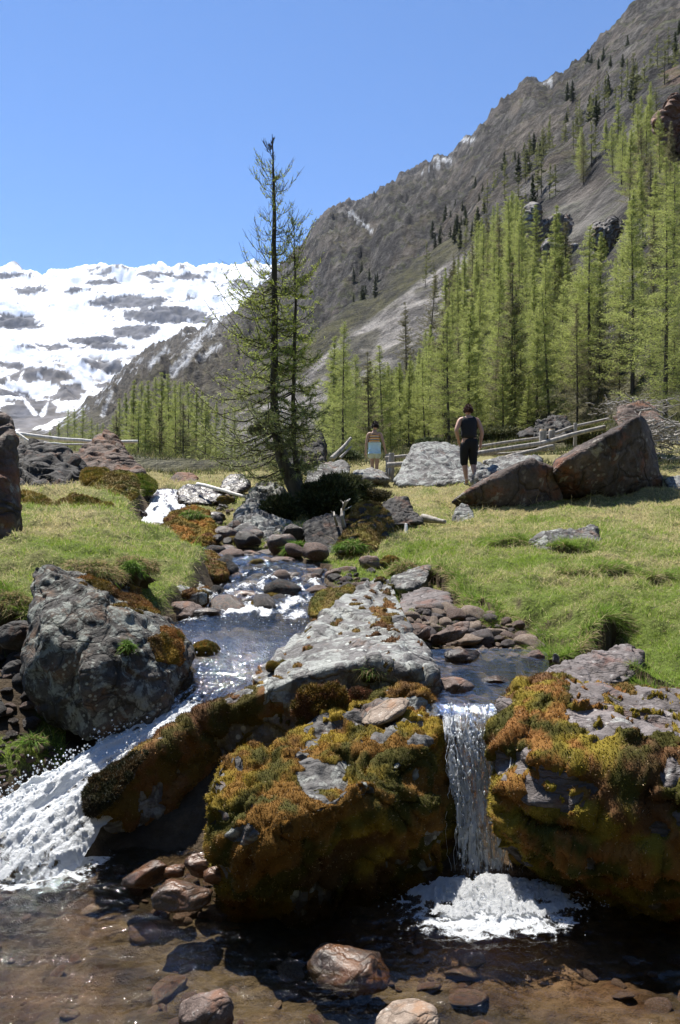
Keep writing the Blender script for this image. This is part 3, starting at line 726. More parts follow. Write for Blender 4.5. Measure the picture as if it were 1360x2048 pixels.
# mossy lumps on the shaded face of the slab
def full(P, N, V): return sstep(-.55, -.2, fbm(V * 6, 2, 210) + .25 * N[:, 2])
PALB = [(.10, .075, .015), (.20, .125, .025), (.24, .11, .035), (.12, .055, .03), (.30, .2, .12)]
# left boulder
def mC(P, N, V):
    x, y = pxm(P)
    b = 1.2 * np.exp(-((x - 338) / 42) ** 2 - ((y - 1290) / 38) ** 2) + 1.1 * np.exp(-((x - 300) / 70) ** 2 - ((y - 1195) / 30) ** 2) + .9 * np.exp(-((x - 205) / 50) ** 2 - ((y - 1160) / 22) ** 2)
    return sstep(.5, .75, b + .4 * fbm(V * 7, 3, 211))
hero('lichened_boulder', [[(62, 1140, 5.1), (110, 1128, 5.15), (85, 1122, 5.1), (185, 1180, 4.8), (200, 1195, 4.65), (60, 1250, 4.7), (52, 1350, 4.5), (70, 1410, 4.5), (110, 1450, 4.45), (180, 1465, 4.3), (195, 1300, 4.35), (120, 1300, 4.35), (100, 1250, 4.5), (250, 1400, 4.6), (110, 1400, 4.9), (200, 1400, 5.3), (250, 1165, 5.5), (120, 1180, 5.5)],
              [(205, 1240, 4.55), (225, 1232, 4.6), (175, 1340, 4.2), (172, 1380, 4.15), (195, 1460, 4.25), (300, 1440, 4.4), (345, 1360, 4.6), (380, 1312, 4.85), (375, 1300, 5.0), (330, 1235, 5.3), (262, 1160, 5.7), (280, 1250, 4.7), (260, 1330, 4.35), (300, 1400, 5.4), (220, 1200, 5.5), (330, 1260, 4.95)]],
     'rock_bank', 'tall grey lichened boulder under dry grass beside the left cascade', seed=41, voxel=.012, rough=.8, blocky=.5, smooth=1,
     moss=dict(mask=mC, thick=.02, tuft=22000, tl=.014, size=1.0, pal=[(.12, .085, .015), (.28, .18, .03), (.28, .13, .04), (.13, .07, .03), (.34, .26, .14)]))
# right mossy boulder
def mD(P, N, V):
    x, y = pxm(P)
    m = sstep(-.15, .2, .9 * fbm(V * [3, 3, 6], 4, 221) + .35 * fbm(V * 10, 3, 222) + .30)
    bare = sstep(1090, 1180, x) * sstep(.7, .9, N[:, 2]) * sstep(1500, 1440, y) * 1.2 + .8 * np.exp(-((x - 1310) / 60) ** 2 - ((y - 1660) / 30) ** 2) + .8 * np.exp(-((x - 1155) / 50) ** 2 - ((y - 1650) / 14) ** 2)+ .9 * np.exp(-((x - 1340) / 40) ** 2 - ((y - 1540) / 60) ** 2)
    return np.clip(m - 1.2 * sstep(.4, .8, bare + .3 * fbm(V * 7, 3, 223)), 0, 1)
def ledges(V, base):
    z = V[:, 2] + .22 * fbm(V * 1.8, 3, 240) - .12 * V[:, 0]; k = .21
    f = (z / k) % 1
    out = (.032 * np.sin(f * 2 * math.pi) + .02 * np.sin(f * 4 * math.pi + 1)) * (.6 + fbm(V * 2.2, 2, 242)) * sstep(-.1, -.3, V[:, 1] - .0)
    V = V.copy(); V[:, 1] -= out; V[:, 0] -= out * .4
    return V
hero('ledged_boulder', [[(1012, 1400, 3.75), (1060, 1378, 3.95), (1140, 1378, 4.15), (1250, 1392, 4.1), (1500, 1400, 4.1), (1560, 1480, 3.6), (1120, 1440, 3.6), (1010, 1480, 3.5), (1018, 1600, 3.3), (1100, 1540, 3.25), (1300, 1560, 3.15), (1550, 1560, 3.1), (1030, 1690, 3.35), (1100, 1690, 3.2), (1300, 1700, 3.05), (1550, 1700, 3.0), (1550, 1800, 3.3), (1120, 1735, 3.45), (1250, 1770, 3.4), (1400, 1830, 3.4), (1100, 1700, 4.1), (1550, 1700, 4.1)],
              [(1200, 1780, 3.5), (1550, 1850, 3.4), (1550, 1700, 3.9), (1150, 1700, 3.9), (1200, 1860, 3.8), (1550, 1900, 3.8)]],
     'rock_purple', 'broad ledged boulder with hanging orange moss right of the narrow waterfall', seed=57, voxel=.014, rough=.8, blocky=.9, push=ledges, dy=.14,
     moss=dict(mask=mD, thick=.026, tuft=130000, tl=.012, pal=[(.08, .075, .012), (.27, .205, .025), (.30, .13, .035), (.13, .065, .03), (.52, .38, .24)], size=1.0, lump=1.6))
hero('bank_slab', [[(1072, 1362, 4.55), (1130, 1322, 4.7), (1200, 1300, 4.85), (1255, 1286, 4.95), (1285, 1308, 4.85), (1268, 1345, 4.55), (1180, 1382, 4.3), (1110, 1380, 4.3), (1240, 1390, 4.4), (1140, 1400, 4.8), (1270, 1370, 5.0), (1180, 1330, 5.0)]],
     'rock_purple', 'dark purple slab lying against the grassy bank above the mossy boulder', cat='rock', seed=61, voxel=.009, rough=.8, blocky=.9)
hero('mossy_stone', [[(1068, 1355, 4.35), (1100, 1345, 4.4), (1140, 1358, 4.4), (1150, 1375, 4.3), (1120, 1392, 4.2), (1075, 1388, 4.2), (1110, 1400, 4.4)]],
     'rock_dark', 'low orange moss covered stone at the lip of the side channel', cat='rock', seed=62, voxel=.006, moss=dict(mask=full, thick=.015, tuft=6000, tl=.011, size=.4, pal=[(.14, .09, .015), (.3, .2, .03), (.36, .18, .03), (.15, .07, .03), (.3, .2, .1)]))
hero('mossy_stone', [[(1140, 1385, 4.1), (1180, 1368, 4.25), (1260, 1375, 4.2), (1275, 1395, 4.1), (1200, 1412, 3.98), (1150, 1405, 3.98), (1200, 1420, 4.2)]],
     'rock_dark', 'flat olive moss cushion on top of the ledged boulder', cat='rock', seed=63, voxel=.006, moss=dict(mask=full, thick=.012, tuft=6000, tl=.010, size=.4, pal=[(.09, .07, .015), (.18, .12, .03), (.2, .12, .03), (.13, .06, .03), (.3, .2, .1)]))
# meadow slabs
hero('leaning_slab', [[(1110, 945, 15.1), (1130, 925, 15.0), (1165, 908, 15.05), (1225, 868, 15.2), (1272, 835, 15.5), (1112, 925, 16), (1288, 828, 15.8), (1300, 850, 16.0), (1302, 880, 16.1), (1318, 955, 16.2), (1325, 975, 16.2), (1250, 992, 16.0), (1180, 1000, 16.0), (1125, 998, 16.0), (1112, 960, 15.6), (1150, 940, 17.2), (1180, 900, 17.6), (1240, 860, 17.8), (1290, 845, 17.6), (1320, 960, 17), (1200, 990, 17)]],
     'rock_rustbig', 'largest rust red slab leaning in the meadow with its pointed top to the right', seed=71, voxel=.045, rough=.55, blocky=.5, smooth=1)
hero('leaning_slab', [[(904, 1004, 14.6), (925, 990, 14.5), (970, 968, 14.6), (1020, 940, 14.9), (1062, 922, 15.2), (1105, 938, 15.3), (1115, 960, 15.4), (1128, 1000, 15.6), (1100, 1024, 15.4), (1000, 1026, 15.2), (930, 1020, 15.0), (980, 960, 17), (1060, 935, 17.2), (1110, 960, 17), (1000, 1010, 16.5)]],
     'rock_rustbig', 'low brown leaning slab in the meadow left of the largest slab', seed=73, voxel=.04, rough=.5, blocky=.5, smooth=1)
hero('flat_rock', [[(955, 948, 16.8), (1000, 930, 17.4), (1060, 912, 17.8), (1078, 915, 17.6), (1075, 935, 17), (960, 985, 16.4), (1080, 980, 17), (1000, 980, 18), (940, 965, 17.2)]],
     'rock_pale', 'flat grey lichened rock lying just behind the low leaning slab', cat='rock', seed=75, voxel=.04)
hero('pale_boulder', [[(788, 965, 18.6), (800, 930, 19), (826, 890, 19.6), (848, 880, 20), (890, 883, 20), (918, 893, 19.8), (936, 930, 19), (950, 960, 18.2), (925, 968, 17.9), (860, 976, 17.9), (800, 974, 18), (820, 960, 20.5), (930, 960, 20.5), (860, 930, 18.6)]],
     'rock_pale', 'big pale grey boulder standing between the two hikers', seed=77, voxel=.05, rough=.7, blocky=.6)
hero('pale_rock', [[(930, 960, 18.6), (950, 925, 18.9), (985, 940, 18.9), (1010, 950, 18.6), (1000, 985, 18), (930, 975, 18), (960, 970, 19.6)]],
     'rock_pale', 'pale rock low in the grass behind the hiker in black', cat='rock', seed=78, voxel=.04)
hero('grass_slab', [[(1062, 1084, 9.3), (1120, 1068, 9.5), (1188, 1052, 9.8), (1196, 1075, 9.5), (1200, 1098, 9.2), (1140, 1105, 9.0), (1080, 1105, 9.0), (1100, 1120, 9.2), (1180, 1070, 10.2), (1190, 1110, 9.6)]],
     'rock_grey', 'flat grey slab edge sticking out of the grassy bank', cat='rock', seed=81, voxel=.022)
hero('white_rock', [[(902, 1042, 13.0), (910, 1020, 13.2), (922, 1008, 13.3), (936, 1010, 13.3), (948, 1026, 13.1), (950, 1042, 12.9), (925, 1052, 12.9), (925, 1045, 13.7)]],
     'rock_pale', 'small whitish rock in the grass before the low leaning slab', cat='rock', seed=83, voxel=.02)
hero('white_rock', [[(1330, 962, 16), (1350, 950, 16.3), (1400, 940, 16.5), (1400, 985, 15.6), (1345, 980, 15.6), (1375, 975, 17)]],
     'rock_pale', 'small whitish rock cut off by the right edge of the photo', cat='rock', seed=84, voxel=.03)
hero('bank_rock', [[(785, 1160, 7.4), (830, 1140, 7.6), (862, 1130, 7.6), (858, 1160, 7.2), (820, 1180, 6.9), (790, 1176, 7.0), (830, 1195, 7.3), (850, 1180, 7.6)]],
     'rock_grey', 'grey slab end under the grassy bank behind the pale slab', cat='rock', seed=85, voxel=.014)
hero('sloping_slab', [[(795, 1190, 6.8), (850, 1170, 7.0), (900, 1185, 6.7), (915, 1230, 6.0), (850, 1250, 5.75), (800, 1240, 5.85), (850, 1260, 6.3)]],
     'rock_purple', 'smooth grey brown bedrock slab above the gravel bar', cat='rock', seed=86, voxel=.016, rough=.5)
# rocks round the tree
hero('dark_boulder', [[(608, 1050, 10.6), (625, 1036, 10.8), (655, 1028, 11), (682, 1042, 10.8), (692, 1070, 10.4), (694, 1112, 9.9), (650, 1125, 9.8), (612, 1120, 9.9), (606, 1080, 10.2), (650, 1110, 11.4)]],
     'rock_dark', 'dark rounded boulder at the foot of the tree, left of two', seed=87, voxel=.022, rough=.8)
hero('dark_boulder', [[(680, 1090, 10), (690, 1058, 10.4), (710, 1040, 10.6), (740, 1050, 10.5), (770, 1045, 10.8), (775, 1085, 10.2), (745, 1112, 9.8), (700, 1118, 9.7), (685, 1112, 9.8), (740, 1100, 11.2)],
                      [(690, 1050, 10.9), (720, 1008, 11.4), (760, 1010, 11.4), (780, 1050, 11.1), (775, 1090, 10.7), (700, 1090, 10.8), (740, 1080, 11.8)]],
     'rock_dark', 'dark mossy boulder at the foot of the tree, right of two', seed=88, voxel=.022, rough=1.1,
     moss=dict(mask=lambda P, N, V: sstep(.6, .85, N[:, 2] + .3 * fbm(V * 5, 2, 4)), thick=.02, tuft=9000, tl=.025, size=1, pal=[(.11, .09, .02), (.24, .2, .05), (.2, .13, .04), (.12, .08, .04), (.3, .25, .15)]))
hero('tree_boulder', [[(592, 870, 15.5), (610, 862, 15.8), (640, 864, 15.8), (648, 885, 15.5), (652, 925, 15), (600, 935, 14.8), (560, 930, 15), (560, 885, 15.6), (600, 930, 17), (640, 930, 16.8)]],
     'rock_dark', 'tall dark boulder behind the tree trunks', seed=89, voxel=.04)
hero('grey_boulder', [[(610, 945, 14.2), (640, 925, 14.6), (690, 920, 14.8), (702, 932, 14.5), (702, 958, 14), (650, 972, 13.6), (610, 972, 13.6), (660, 960, 15.5)]],
     'rock_grey', 'grey layered boulder right of the tree trunks', seed=90, voxel=.035)
hero('flat_rock', [[(702, 945, 20), (740, 938, 21), (775, 946, 21), (780, 962, 20), (705, 962, 19.6), (740, 958, 22)]],
     'rock_pale', 'flat pale rock at the feet of the hiker in shorts', cat='rock', seed=92, voxel=.05)
hero('bedrock', [[(478, 1030, 12.2), (495, 995, 12.9), (530, 965, 13.6), (575, 985, 13.2), (600, 1040, 12.2), (590, 1082, 11.2), (540, 1092, 10.8), (490, 1090, 10.9), (470, 1065, 11.4), (550, 1080, 12.8), (575, 1020, 13.8)]],
     'rock_pale', 'pale sloping bedrock beneath the tree roots beside the stream', seed=93, voxel=.028, rough=1.1, blocky=1.0)
# left side outcrops
hero('outcrop', [[(18, 905, 15.5), (60, 885, 16), (110, 905, 15.6), (150, 925, 15.2), (165, 950, 14.6), (165, 995, 13.2), (60, 1000, 12.8), (10, 1000, 12.8), (-40, 900, 15.6), (-60, 1000, 12.8), (60, 960, 17), (150, 960, 16.5), (80, 945, 14.0)]],
     'rock_dark', 'wide dark grey rock outcrop at the left behind the mossy hummocks', cat='rock outcrop', seed=101, voxel=.035, rough=1.0, blocky=1.4, smooth=1)
hero('pointed_rock', [[(145, 915, 16.5), (180, 885, 17), (205, 868, 17.3), (218, 866, 17.3), (230, 890, 17), (245, 910, 16.6), (270, 930, 16.2), (292, 960, 15.6), (200, 965, 15.4), (150, 950, 15.8), (200, 950, 18.5), (260, 950, 18)]],
     'rock_rust', 'pointed reddish grey rock rising before the pale rail', cat='boulder', seed=103, voxel=.035, rough=.7, blocky=1.2, smooth=1)
hero('edge_boulder', [[(-60, 840, 7.6), (-20, 825, 7.8), (12, 840, 7.8), (21, 880, 7.7), (20, 950, 7.6), (12, 1000, 7.4), (8, 1060, 7.3), (14, 1095, 7.2), (-60, 1110, 7.1), (-120, 1090, 7.2), (-120, 850, 7.6), (-100, 850, 8.6), (0, 850, 8.5), (5, 1080, 8.3), (-100, 1080, 8.3)]],
     'rock_rustbig', 'tall dark rust stained boulder cut off by the left edge', seed=105, voxel=.022, rough=.8)
PALH = [(.11, .11, .02), (.27, .22, .04), (.30, .21, .06), (.16, .11, .04), (.36, .3, .16)]
MH = dict(mask=full, thick=.05, tuft=14000, tl=.035, size=1.6, pal=PALH, lump=1.4)
hero('mossy_hummock', [[(15, 1000, 12), (45, 988, 12.3), (85, 998, 12.2), (98, 1015, 11.8), (92, 1032, 11.4), (20, 1034, 11.3), (50, 1030, 12.6)]],
     'rock_dark', 'golden mossy hummock at the left under the dark outcrop', cat='hummock', seed=107, voxel=.03, dy=-.55, moss=MH)
hero('mossy_hummock', [[(165, 942, 14.5), (190, 936, 14.8), (215, 940, 14.7), (210, 962, 14), (165, 970, 13.8), (190, 965, 15)]],
     'rock_dark', 'small golden moss cushion below the pointed rock', cat='hummock', seed=108, voxel=.03, dy=-.55, moss=MH)
hero('mossy_hummock', [[(185, 985, 13.2), (210, 955, 13.9), (235, 952, 13.8), (262, 955, 13.7), (272, 985, 13), (262, 1018, 12.2), (222, 1030, 11.9), (205, 1010, 12.4), (240, 1010, 13.8)]],
     'rock_dark', 'tall green mossy hummock overhanging the upper cascade', cat='hummock', seed=109, voxel=.03, moss=MH)
hero('mossy_hummock', [[(255, 958, 14.5), (290, 952, 15), (312, 968, 14.6), (310, 985, 14), (270, 985, 13.8), (290, 980, 15)]],
     'rock_dark', 'flat bright green moss cap beside the top of the cascade', cat='hummock', seed=110, voxel=.03, moss=dict(MH, pal=[(.10, .15, .02), (.18, .22, .03), (.2, .2, .05), (.12, .12, .03), (.3, .3, .1)]))
hero('mossy_hummock', [[(110, 1010, 11.8), (150, 1000, 12.1), (190, 1005, 12), (225, 1018, 11.6), (215, 1035, 11.2), (130, 1038, 11.1), (110, 1028, 11.4), (170, 1030, 12.4)]],
     'rock_dark', 'low golden mossy hummock between the outcrop and the cascade', cat='hummock', seed=111, voxel=.03, dy=-.55, moss=MH)
hero('mossy_rock', [[(328, 1052, 11.0), (345, 1030, 11.4), (380, 1016, 11.8), (412, 1025, 11.6), (422, 1060, 11.0), (420, 1095, 10.4), (375, 1104, 10.3), (335, 1078, 10.6), (380, 1080, 12)]],
     'rock_dark', 'orange mossy rock splitting the upper cascade in two', cat='rock', seed=113, voxel=.02,
     moss=dict(mask=full, thick=.04, tuft=16000, tl=.025, size=1.2, pal=[(.14, .10, .015), (.3, .2, .03), (.34, .15, .03), (.16, .07, .03), (.36, .28, .12)]))
hero('dark_rock', [[(352, 985, 14.6), (375, 968, 15), (410, 972, 15), (440, 985, 14.6), (452, 1005, 14), (400, 1012, 13.7), (360, 1008, 13.8), (400, 1000, 15.4)]],
     'rock_wetdark', 'dark wet rock right of the top of the cascade', cat='rock', seed=115, voxel=.03)
hero('dark_rock', [[(440, 965, 15.2), (460, 950, 15.6), (492, 948, 15.6), (498, 975, 15.0), (470, 992, 14.6), (442, 985, 14.8), (470, 980, 16)]],
     'rock_wetdark', 'dark blocky rock at the left of the tree foot', cat='rock', seed=116, voxel=.03)
hero('lichen_rock', [[(332, 960, 17), (350, 948, 17.4), (385, 946, 17.6), (398, 955, 17.3), (395, 972, 16.6), (335, 975, 16.4), (365, 968, 18)]],
     'rock_rust', 'red and yellow lichened rock behind the top of the cascade', cat='rock', seed=117, voxel=.04)
hero('stream_slab', [[(282, 1130, 7.9), (310, 1118, 8.1), (345, 1135, 7.8), (405, 1160, 7.3), (425, 1185, 6.9), (400, 1200, 6.7), (330, 1185, 6.8), (300, 1160, 7.2), (360, 1190, 7.4)]],
     'rock_pale', 'pale purplish slab sloping into the stream from the left bank', cat='rock', seed=119, voxel=.014, dy=-.35,
     moss=dict(mask=lambda P, N, V: sstep(.35, .6, fbm(V * 5, 3, 9) + .2), thick=.012, tuft=6000, tl=.014, size=.8, pal=PALB))
hero('mossy_rock', [[(335, 1115, 8.9), (380, 1100, 9.3), (420, 1106, 9.2), (448, 1130, 8.7), (452, 1158, 8.2), (400, 1160, 8.0), (350, 1145, 8.2), (400, 1140, 9.3)]],
     'rock_dark', 'brown mossy rock on the left bank above the pale slab', cat='rock', seed=121, voxel=.018, dy=-.5, moss=dict(MH, thick=.02, tl=.02, size=.9, tuft=9000, pal=PALB))
hero('mossy_rock', [[(622, 1215, 6.3), (650, 1195, 6.5), (700, 1172, 6.9), (712, 1178, 6.8), (680, 1205, 6.3), (640, 1235, 5.95), (622, 1232, 6.0), (670, 1215, 6.8)]],
     'rock_dark', 'golden mossy strip of rock along the back edge of the long pale slab', cat='rock', seed=123, voxel=.011, moss=dict(mask=full, thick=.018, tuft=9000, tl=.014, size=.7, pal=PALH))
hero('moss_clump', [[(592, 1410, 3.98), (625, 1372, 4.02), (680, 1380, 4.02), (700, 1420, 3.98), (690, 1455, 3.95), (600, 1450, 3.95), (640, 1440, 4.15)]],
     'rock_dark', 'brown moss clump on the shaded face of the long slab', cat='moss', seed=125, voxel=.009, moss=dict(mask=full, thick=.03, tuft=16000, tl=.016, size=.5, pal=PALB, lump=2))
hero('moss_clump', [[(690, 1400, 4.05), (715, 1380, 4.08), (745, 1388, 4.08), (750, 1420, 4.0), (700, 1432, 4.0), (720, 1420, 4.15)]],
     'rock_dark', 'reddish brown moss clump right beside the larger brown clump', cat='moss', seed=126, voxel=.009, moss=dict(mask=full, thick=.02, tuft=9000, tl=.014, size=.4, pal=[(.1, .06, .03), (.16, .08, .04), (.2, .09, .05), (.12, .05, .04), (.25, .15, .1)]))
hero('wet_moss', [[(172, 1590, 3.68), (190, 1555, 3.72), (230, 1535, 3.78), (270, 1500, 3.9), (300, 1500, 3.88), (260, 1550, 3.72), (220, 1600, 3.6), (185, 1630, 3.57), (170, 1610, 3.6)]],
     'rock_wetdark', 'dark dripping moss on the nose of the long slab beside the chute', cat='moss', seed=127, voxel=.009, moss=dict(mask=full, thick=.02, tuft=12000, tl=.014, size=.5, pal=[(.03, .03, .012), (.06, .05, .02), (.08, .05, .02), (.04, .03, .02), (.2, .2, .15)]))

# ------------------------------------------------------------------ single stones, sized from the photo
def stone_arrays(seed, sub=3, flat=1.0, rough=1.0):
    bm = bmesh.new(); bmesh.ops.create_icosphere(bm, subdivisions=sub, radius=1.0)
    V = np.array([v.co[:] for v in bm.verts]); Ft = np.array([[v.index for v in f.verts] for f in bm.faces]); bm.free()
    rs = np.random.RandomState(seed)
    for _ in range(9):
        n = rs.randn(3); n /= np.linalg.norm(n); d = .62 + .25 * rs.rand()
        s = V @ n; V = V - np.outer(np.clip(s - d, 0, None) * .88, n)
    N = V / (np.linalg.norm(V, axis=1)[:, None] + 1e-9)
    V = V + N * (.10 * fbm(V * 1.6, 3, seed) + .03 * ridged(V * 4, 3, seed + 3))[:, None] * rough
    V /= np.abs(V).max(0)[None]
    return V, Ft, N
def stone(name, px, py, Y, w_, h_, mat, label, seed, rot=0, depth=.8, group=None, moss=None, sub=4, tilt=0, cat='stone', sink=.15):
    V, Ft, N = stone_arrays(seed, sub)
    W = w_ / F * Y / 2; H = h_ / F * Y / 2
    V = V * np.array([W, W * depth, H])
    if tilt: 
        a = R(tilt); c_, s_ = math.cos(a), math.sin(a)
        V = np.stack([V[:, 0] * c_ - V[:, 2] * s_, V[:, 1], V[:, 0] * s_ + V[:, 2] * c_], 1)
    if rot:
        a = R(rot); c_, s_ = math.cos(a), math.sin(a)
        V = np.stack([V[:, 0] * c_ - V[:, 1] * s_, V[:, 0] * s_ + V[:, 1] * c_, V[:, 2]], 1)
    c0 = at(px, py, Y)
    me = make_mesh(name, V, Ft, M[mat]); o = link(name, me, loc=c0); tag(o, label, cat, group)
    if moss:
        Nn = no_of(me)
        mk = sstep(moss[0], moss[0] + .3, Nn[:, 2] + .5 * fbm(V / (W * .7), 3, seed))
        moss_on(o, V, Nn, [Ft], mk, W * 2.5, W * .08, seed + 9, moss[1], max(.008, W * .06), moss[2])
    return o
PG = [(.13, .11, .02), (.27, .2, .03), (.3, .17, .03), (.12, .08, .03), (.3, .24, .12)]
k = 300
BA = bpy.data.objects['mossy_boulder']
def hit(o, px, py):
    bpy.context.view_layer.update(); mi = o.matrix_world.inverted(); a = mi @ Vector((0, 0, CZ)); d = (mi.to_3x3() @ Vector([float(v) for v in at(px, py, 1.0) - [0, 0, CZ]])).normalized()
    r = o.ray_cast(a, d); return (o.matrix_world @ r[1]) if r[0] else None
for (nm, px, py, Y, w_, h_, mt, lb, extra) in [
    ('wet_stone', 292, 1750, 3.38, 112, 46, 'rock_wet', 'long wet brown stone below the long slab, lying slantwise', dict(tilt=24)),
    ('wet_stone', 362, 1792, 3.2, 128, 58, 'rock_wet', 'glistening brown stone lying just left of the big mossy boulder', dict(tilt=-4)),
    ('wet_stone', 405, 1726, 3.42, 74, 56, 'rock_wet', 'squarish wet stone tucked in the shade of the big mossy boulder', {}),
    ('wet_stone', 430, 1752, 3.3, 50, 40, 'rock_wet', 'small wet stone pressed against the big mossy boulder', {}),
    ('wet_stone', 350, 1742, 3.36, 50, 26, 'rock_wet', 'small flat wet stone between the slanting and the squarish stones', {}),
    ('pool_stone', 418, 2020, 2.55, 120, 78, 'stone_brown', 'rounded purple brown stone breaking the pool surface at the bottom', {}),
    ('pool_stone', 822, 2050, 2.5, 150, 84, 'stone_tan', 'pale tan stone cut off by the bottom edge of the photo', {}),
    ('pool_stone', 700, 1935, 2.85, 170, 80, 'rock_wet', 'red brown stone just under the pool surface right of the mossy boulder', dict(drop=.06)),
    ('channel_stone', 908, 1376, 4.25, 86, 42, 'stone_brown', 'rounded grey stone sitting above the lip of the narrow waterfall', {}),
    ('channel_stone', 925, 1312, 4.9, 80, 34, 'rock_wetdark', 'dark flat stone in the middle of the side channel', {}),
    ('channel_stone', 835, 1264, 5.5, 66, 36, 'stone_brown', 'dark brown stone beside the pale slab at the head of the side channel', {}),
    ('channel_stone', 900, 1268, 5.4, 92, 34, 'stone_brown', 'slanting brown slab stone at the water edge of the gravel bar', dict(tilt=25)),
    ('channel_stone', 1072, 1312, 5.0, 40, 24, 'stone_brown', 'small dark stone against the undercut bank', {}),
    ('white_stone', 1112, 1318, 4.9, 16, 24, 'rock_pale', 'tiny whitish upright stone on the right bank of the side channel', dict(tilt=20)),
    ('channel_stone', 990, 1362, 4.4, 60, 22, 'rock_wetdark', 'flat wet stone in the shallow side channel', {}),
    ('white_stone', 600, 1514, 3.72, 34, 22, 'rock_pale', 'white pebble lying on top of the big mossy boulder', {}),
    ('pink_stone', 770, 1425, 3.82, 110, 34, 'stone_tan', 'pinkish bare stone on the top ridge of the mossy boulder', dict(tilt=24)),
    ('stream_stone', 630, 1150, 8.5, 52, 38, 'stone_brown', 'rounded dark stone in the stream below the dark boulders', {}),
    ('stream_stone', 682, 1148, 8.3, 70, 36, 'stone_brown', 'long dark stone in the stream right of the rounded one', dict(tilt=12)),
    ('stream_stone', 738, 1130, 8.7, 52, 42, 'stone_brown', 'rounded brown stone on the right bank of the stream', {}),
    ('stream_stone', 640, 1180, 7.5, 50, 24, 'rock_wetdark', 'flat black stone in the rapids nearest the pale slab', {}),
    ('stream_stone', 490, 1195, 7.1, 90, 28, 'rock_wet', 'flat brown stone across the middle of the stream', {}),
    ('stream_stone', 366, 1222, 6.2, 80, 40, 'stone_brown', 'dark grey stone at the left edge of the calm pool', {}),
    ('stream_stone', 500, 1170, 7.8, 56, 20, 'rock_wetdark', 'flat wet stone upstream of the flat brown one', {}),
    ('stream_stone', 415, 1225, 6.1, 60, 20, 'rock_wetdark', 'low wet stone where the rapids meet the calm pool', {}),
    ('stream_stone', 568, 1122, 9.2, 60, 20, 'stone_brown', 'flat grey stone near the grass tuft below the tree', {}),
    ('stream_stone', 500, 1110, 9.6, 44, 20, 'stone_brown', 'brown stone in the stream below the mossy rock', {}),
    ('stream_stone', 540, 1095, 10.2, 36, 18, 'stone_brown', 'small brown stone at the foot of the pale bedrock', {}),
    ('stream_stone', 455, 1070, 11.2, 46, 30, 'rock_wetdark', 'wet dark stone right of the orange mossy rock', {}),
    ('stream_stone', 430, 1035, 12.3, 44, 24, 'rock_wetdark', 'wet dark stone in the right branch of the cascade', {}),
    ('stream_stone', 310, 1052, 11.8, 40, 16, 'rock_wetdark', 'dark slick stone inside the white left branch', {}),
    ('stream_stone', 280, 1030, 12.8, 34, 22, 'rock_wetdark', 'black stone under the tall green hummock', {}),
    ('stream_stone', 400, 1200, 6.6, 40, 30, 'stone_brown', 'brown stone next to the tip of the pale purplish slab', {}),
    ('stream_stone', 350, 1200, 6.5, 50, 26, 'stone_brown', 'brown stone wedged below the pale purplish slab', {}),
    ('bank_stone', 30, 1270, 5.0, 90, 60, 'rock_dark', 'dark stone in the hollow left of the tall lichened boulder', {}),
    ('bank_stone', 45, 1350, 4.8, 80, 70, 'rock_dark', 'lower dark stone in the hollow left of the tall lichened boulder', {}),
    ('bank_stone', 730, 1195, 6.9, 40, 18, 'stone_brown', 'small brown stone at the far tip of the pale slab', {}),
]:
    drop = extra.pop('drop', 0)
    if nm in ('pink_stone',) or 'pebble lying on top' in lb:
        hp_ = hit(BA, px, py + h_ * .25)
        if hp_: Y = hp_[1] + .02
    o = stone(nm, px, py, Y, w_, h_, mt, lb, k, rot=(k * 37) % 50 - 25, **extra)
    k += 1
for (px, py, Y, w_, h_, lb, n_) in [(516, 1130, 8.9, 34, 26, 'round yellow green mossy stone in mid stream', 3000), (525, 1215, 6.5, 56, 34, 'golden mossy stone in the rapids above the calm pool', 5000), (540, 1200, 6.9, 50, 26, 'orange mossy stone just behind the golden one', 4000),
                                (410, 1300, 5.15, 56, 34, 'dark mossy stone in the water at the head of the chute', 5000), (470, 1085, 10.6, 46, 26, 'orange mossy stone near the foot of the cascade', 3000), (345, 1092, 10.3, 60, 16, 'olive moss pad under the orange mossy rock', 3000),
                                (505, 1060, 11.6, 40, 20, 'small reddish mossy stone on the pale bedrock edge', 3000), (450, 1000, 13.6, 36, 18, 'tiny orange mossy stone above the right branch', 2000), (545, 1335, 4.62, 26, 24, 'small bright moss cushion at the near tip of the pale slab', 2500), (780, 1128, 8.5, 40, 34, 'yellow green moss ball at the grass edge', 4000)]:
    stone('mossy_stone', px, py, Y, w_, h_, 'rock_dark', lb, k, moss=(-.25, n_, PG)); k += 1
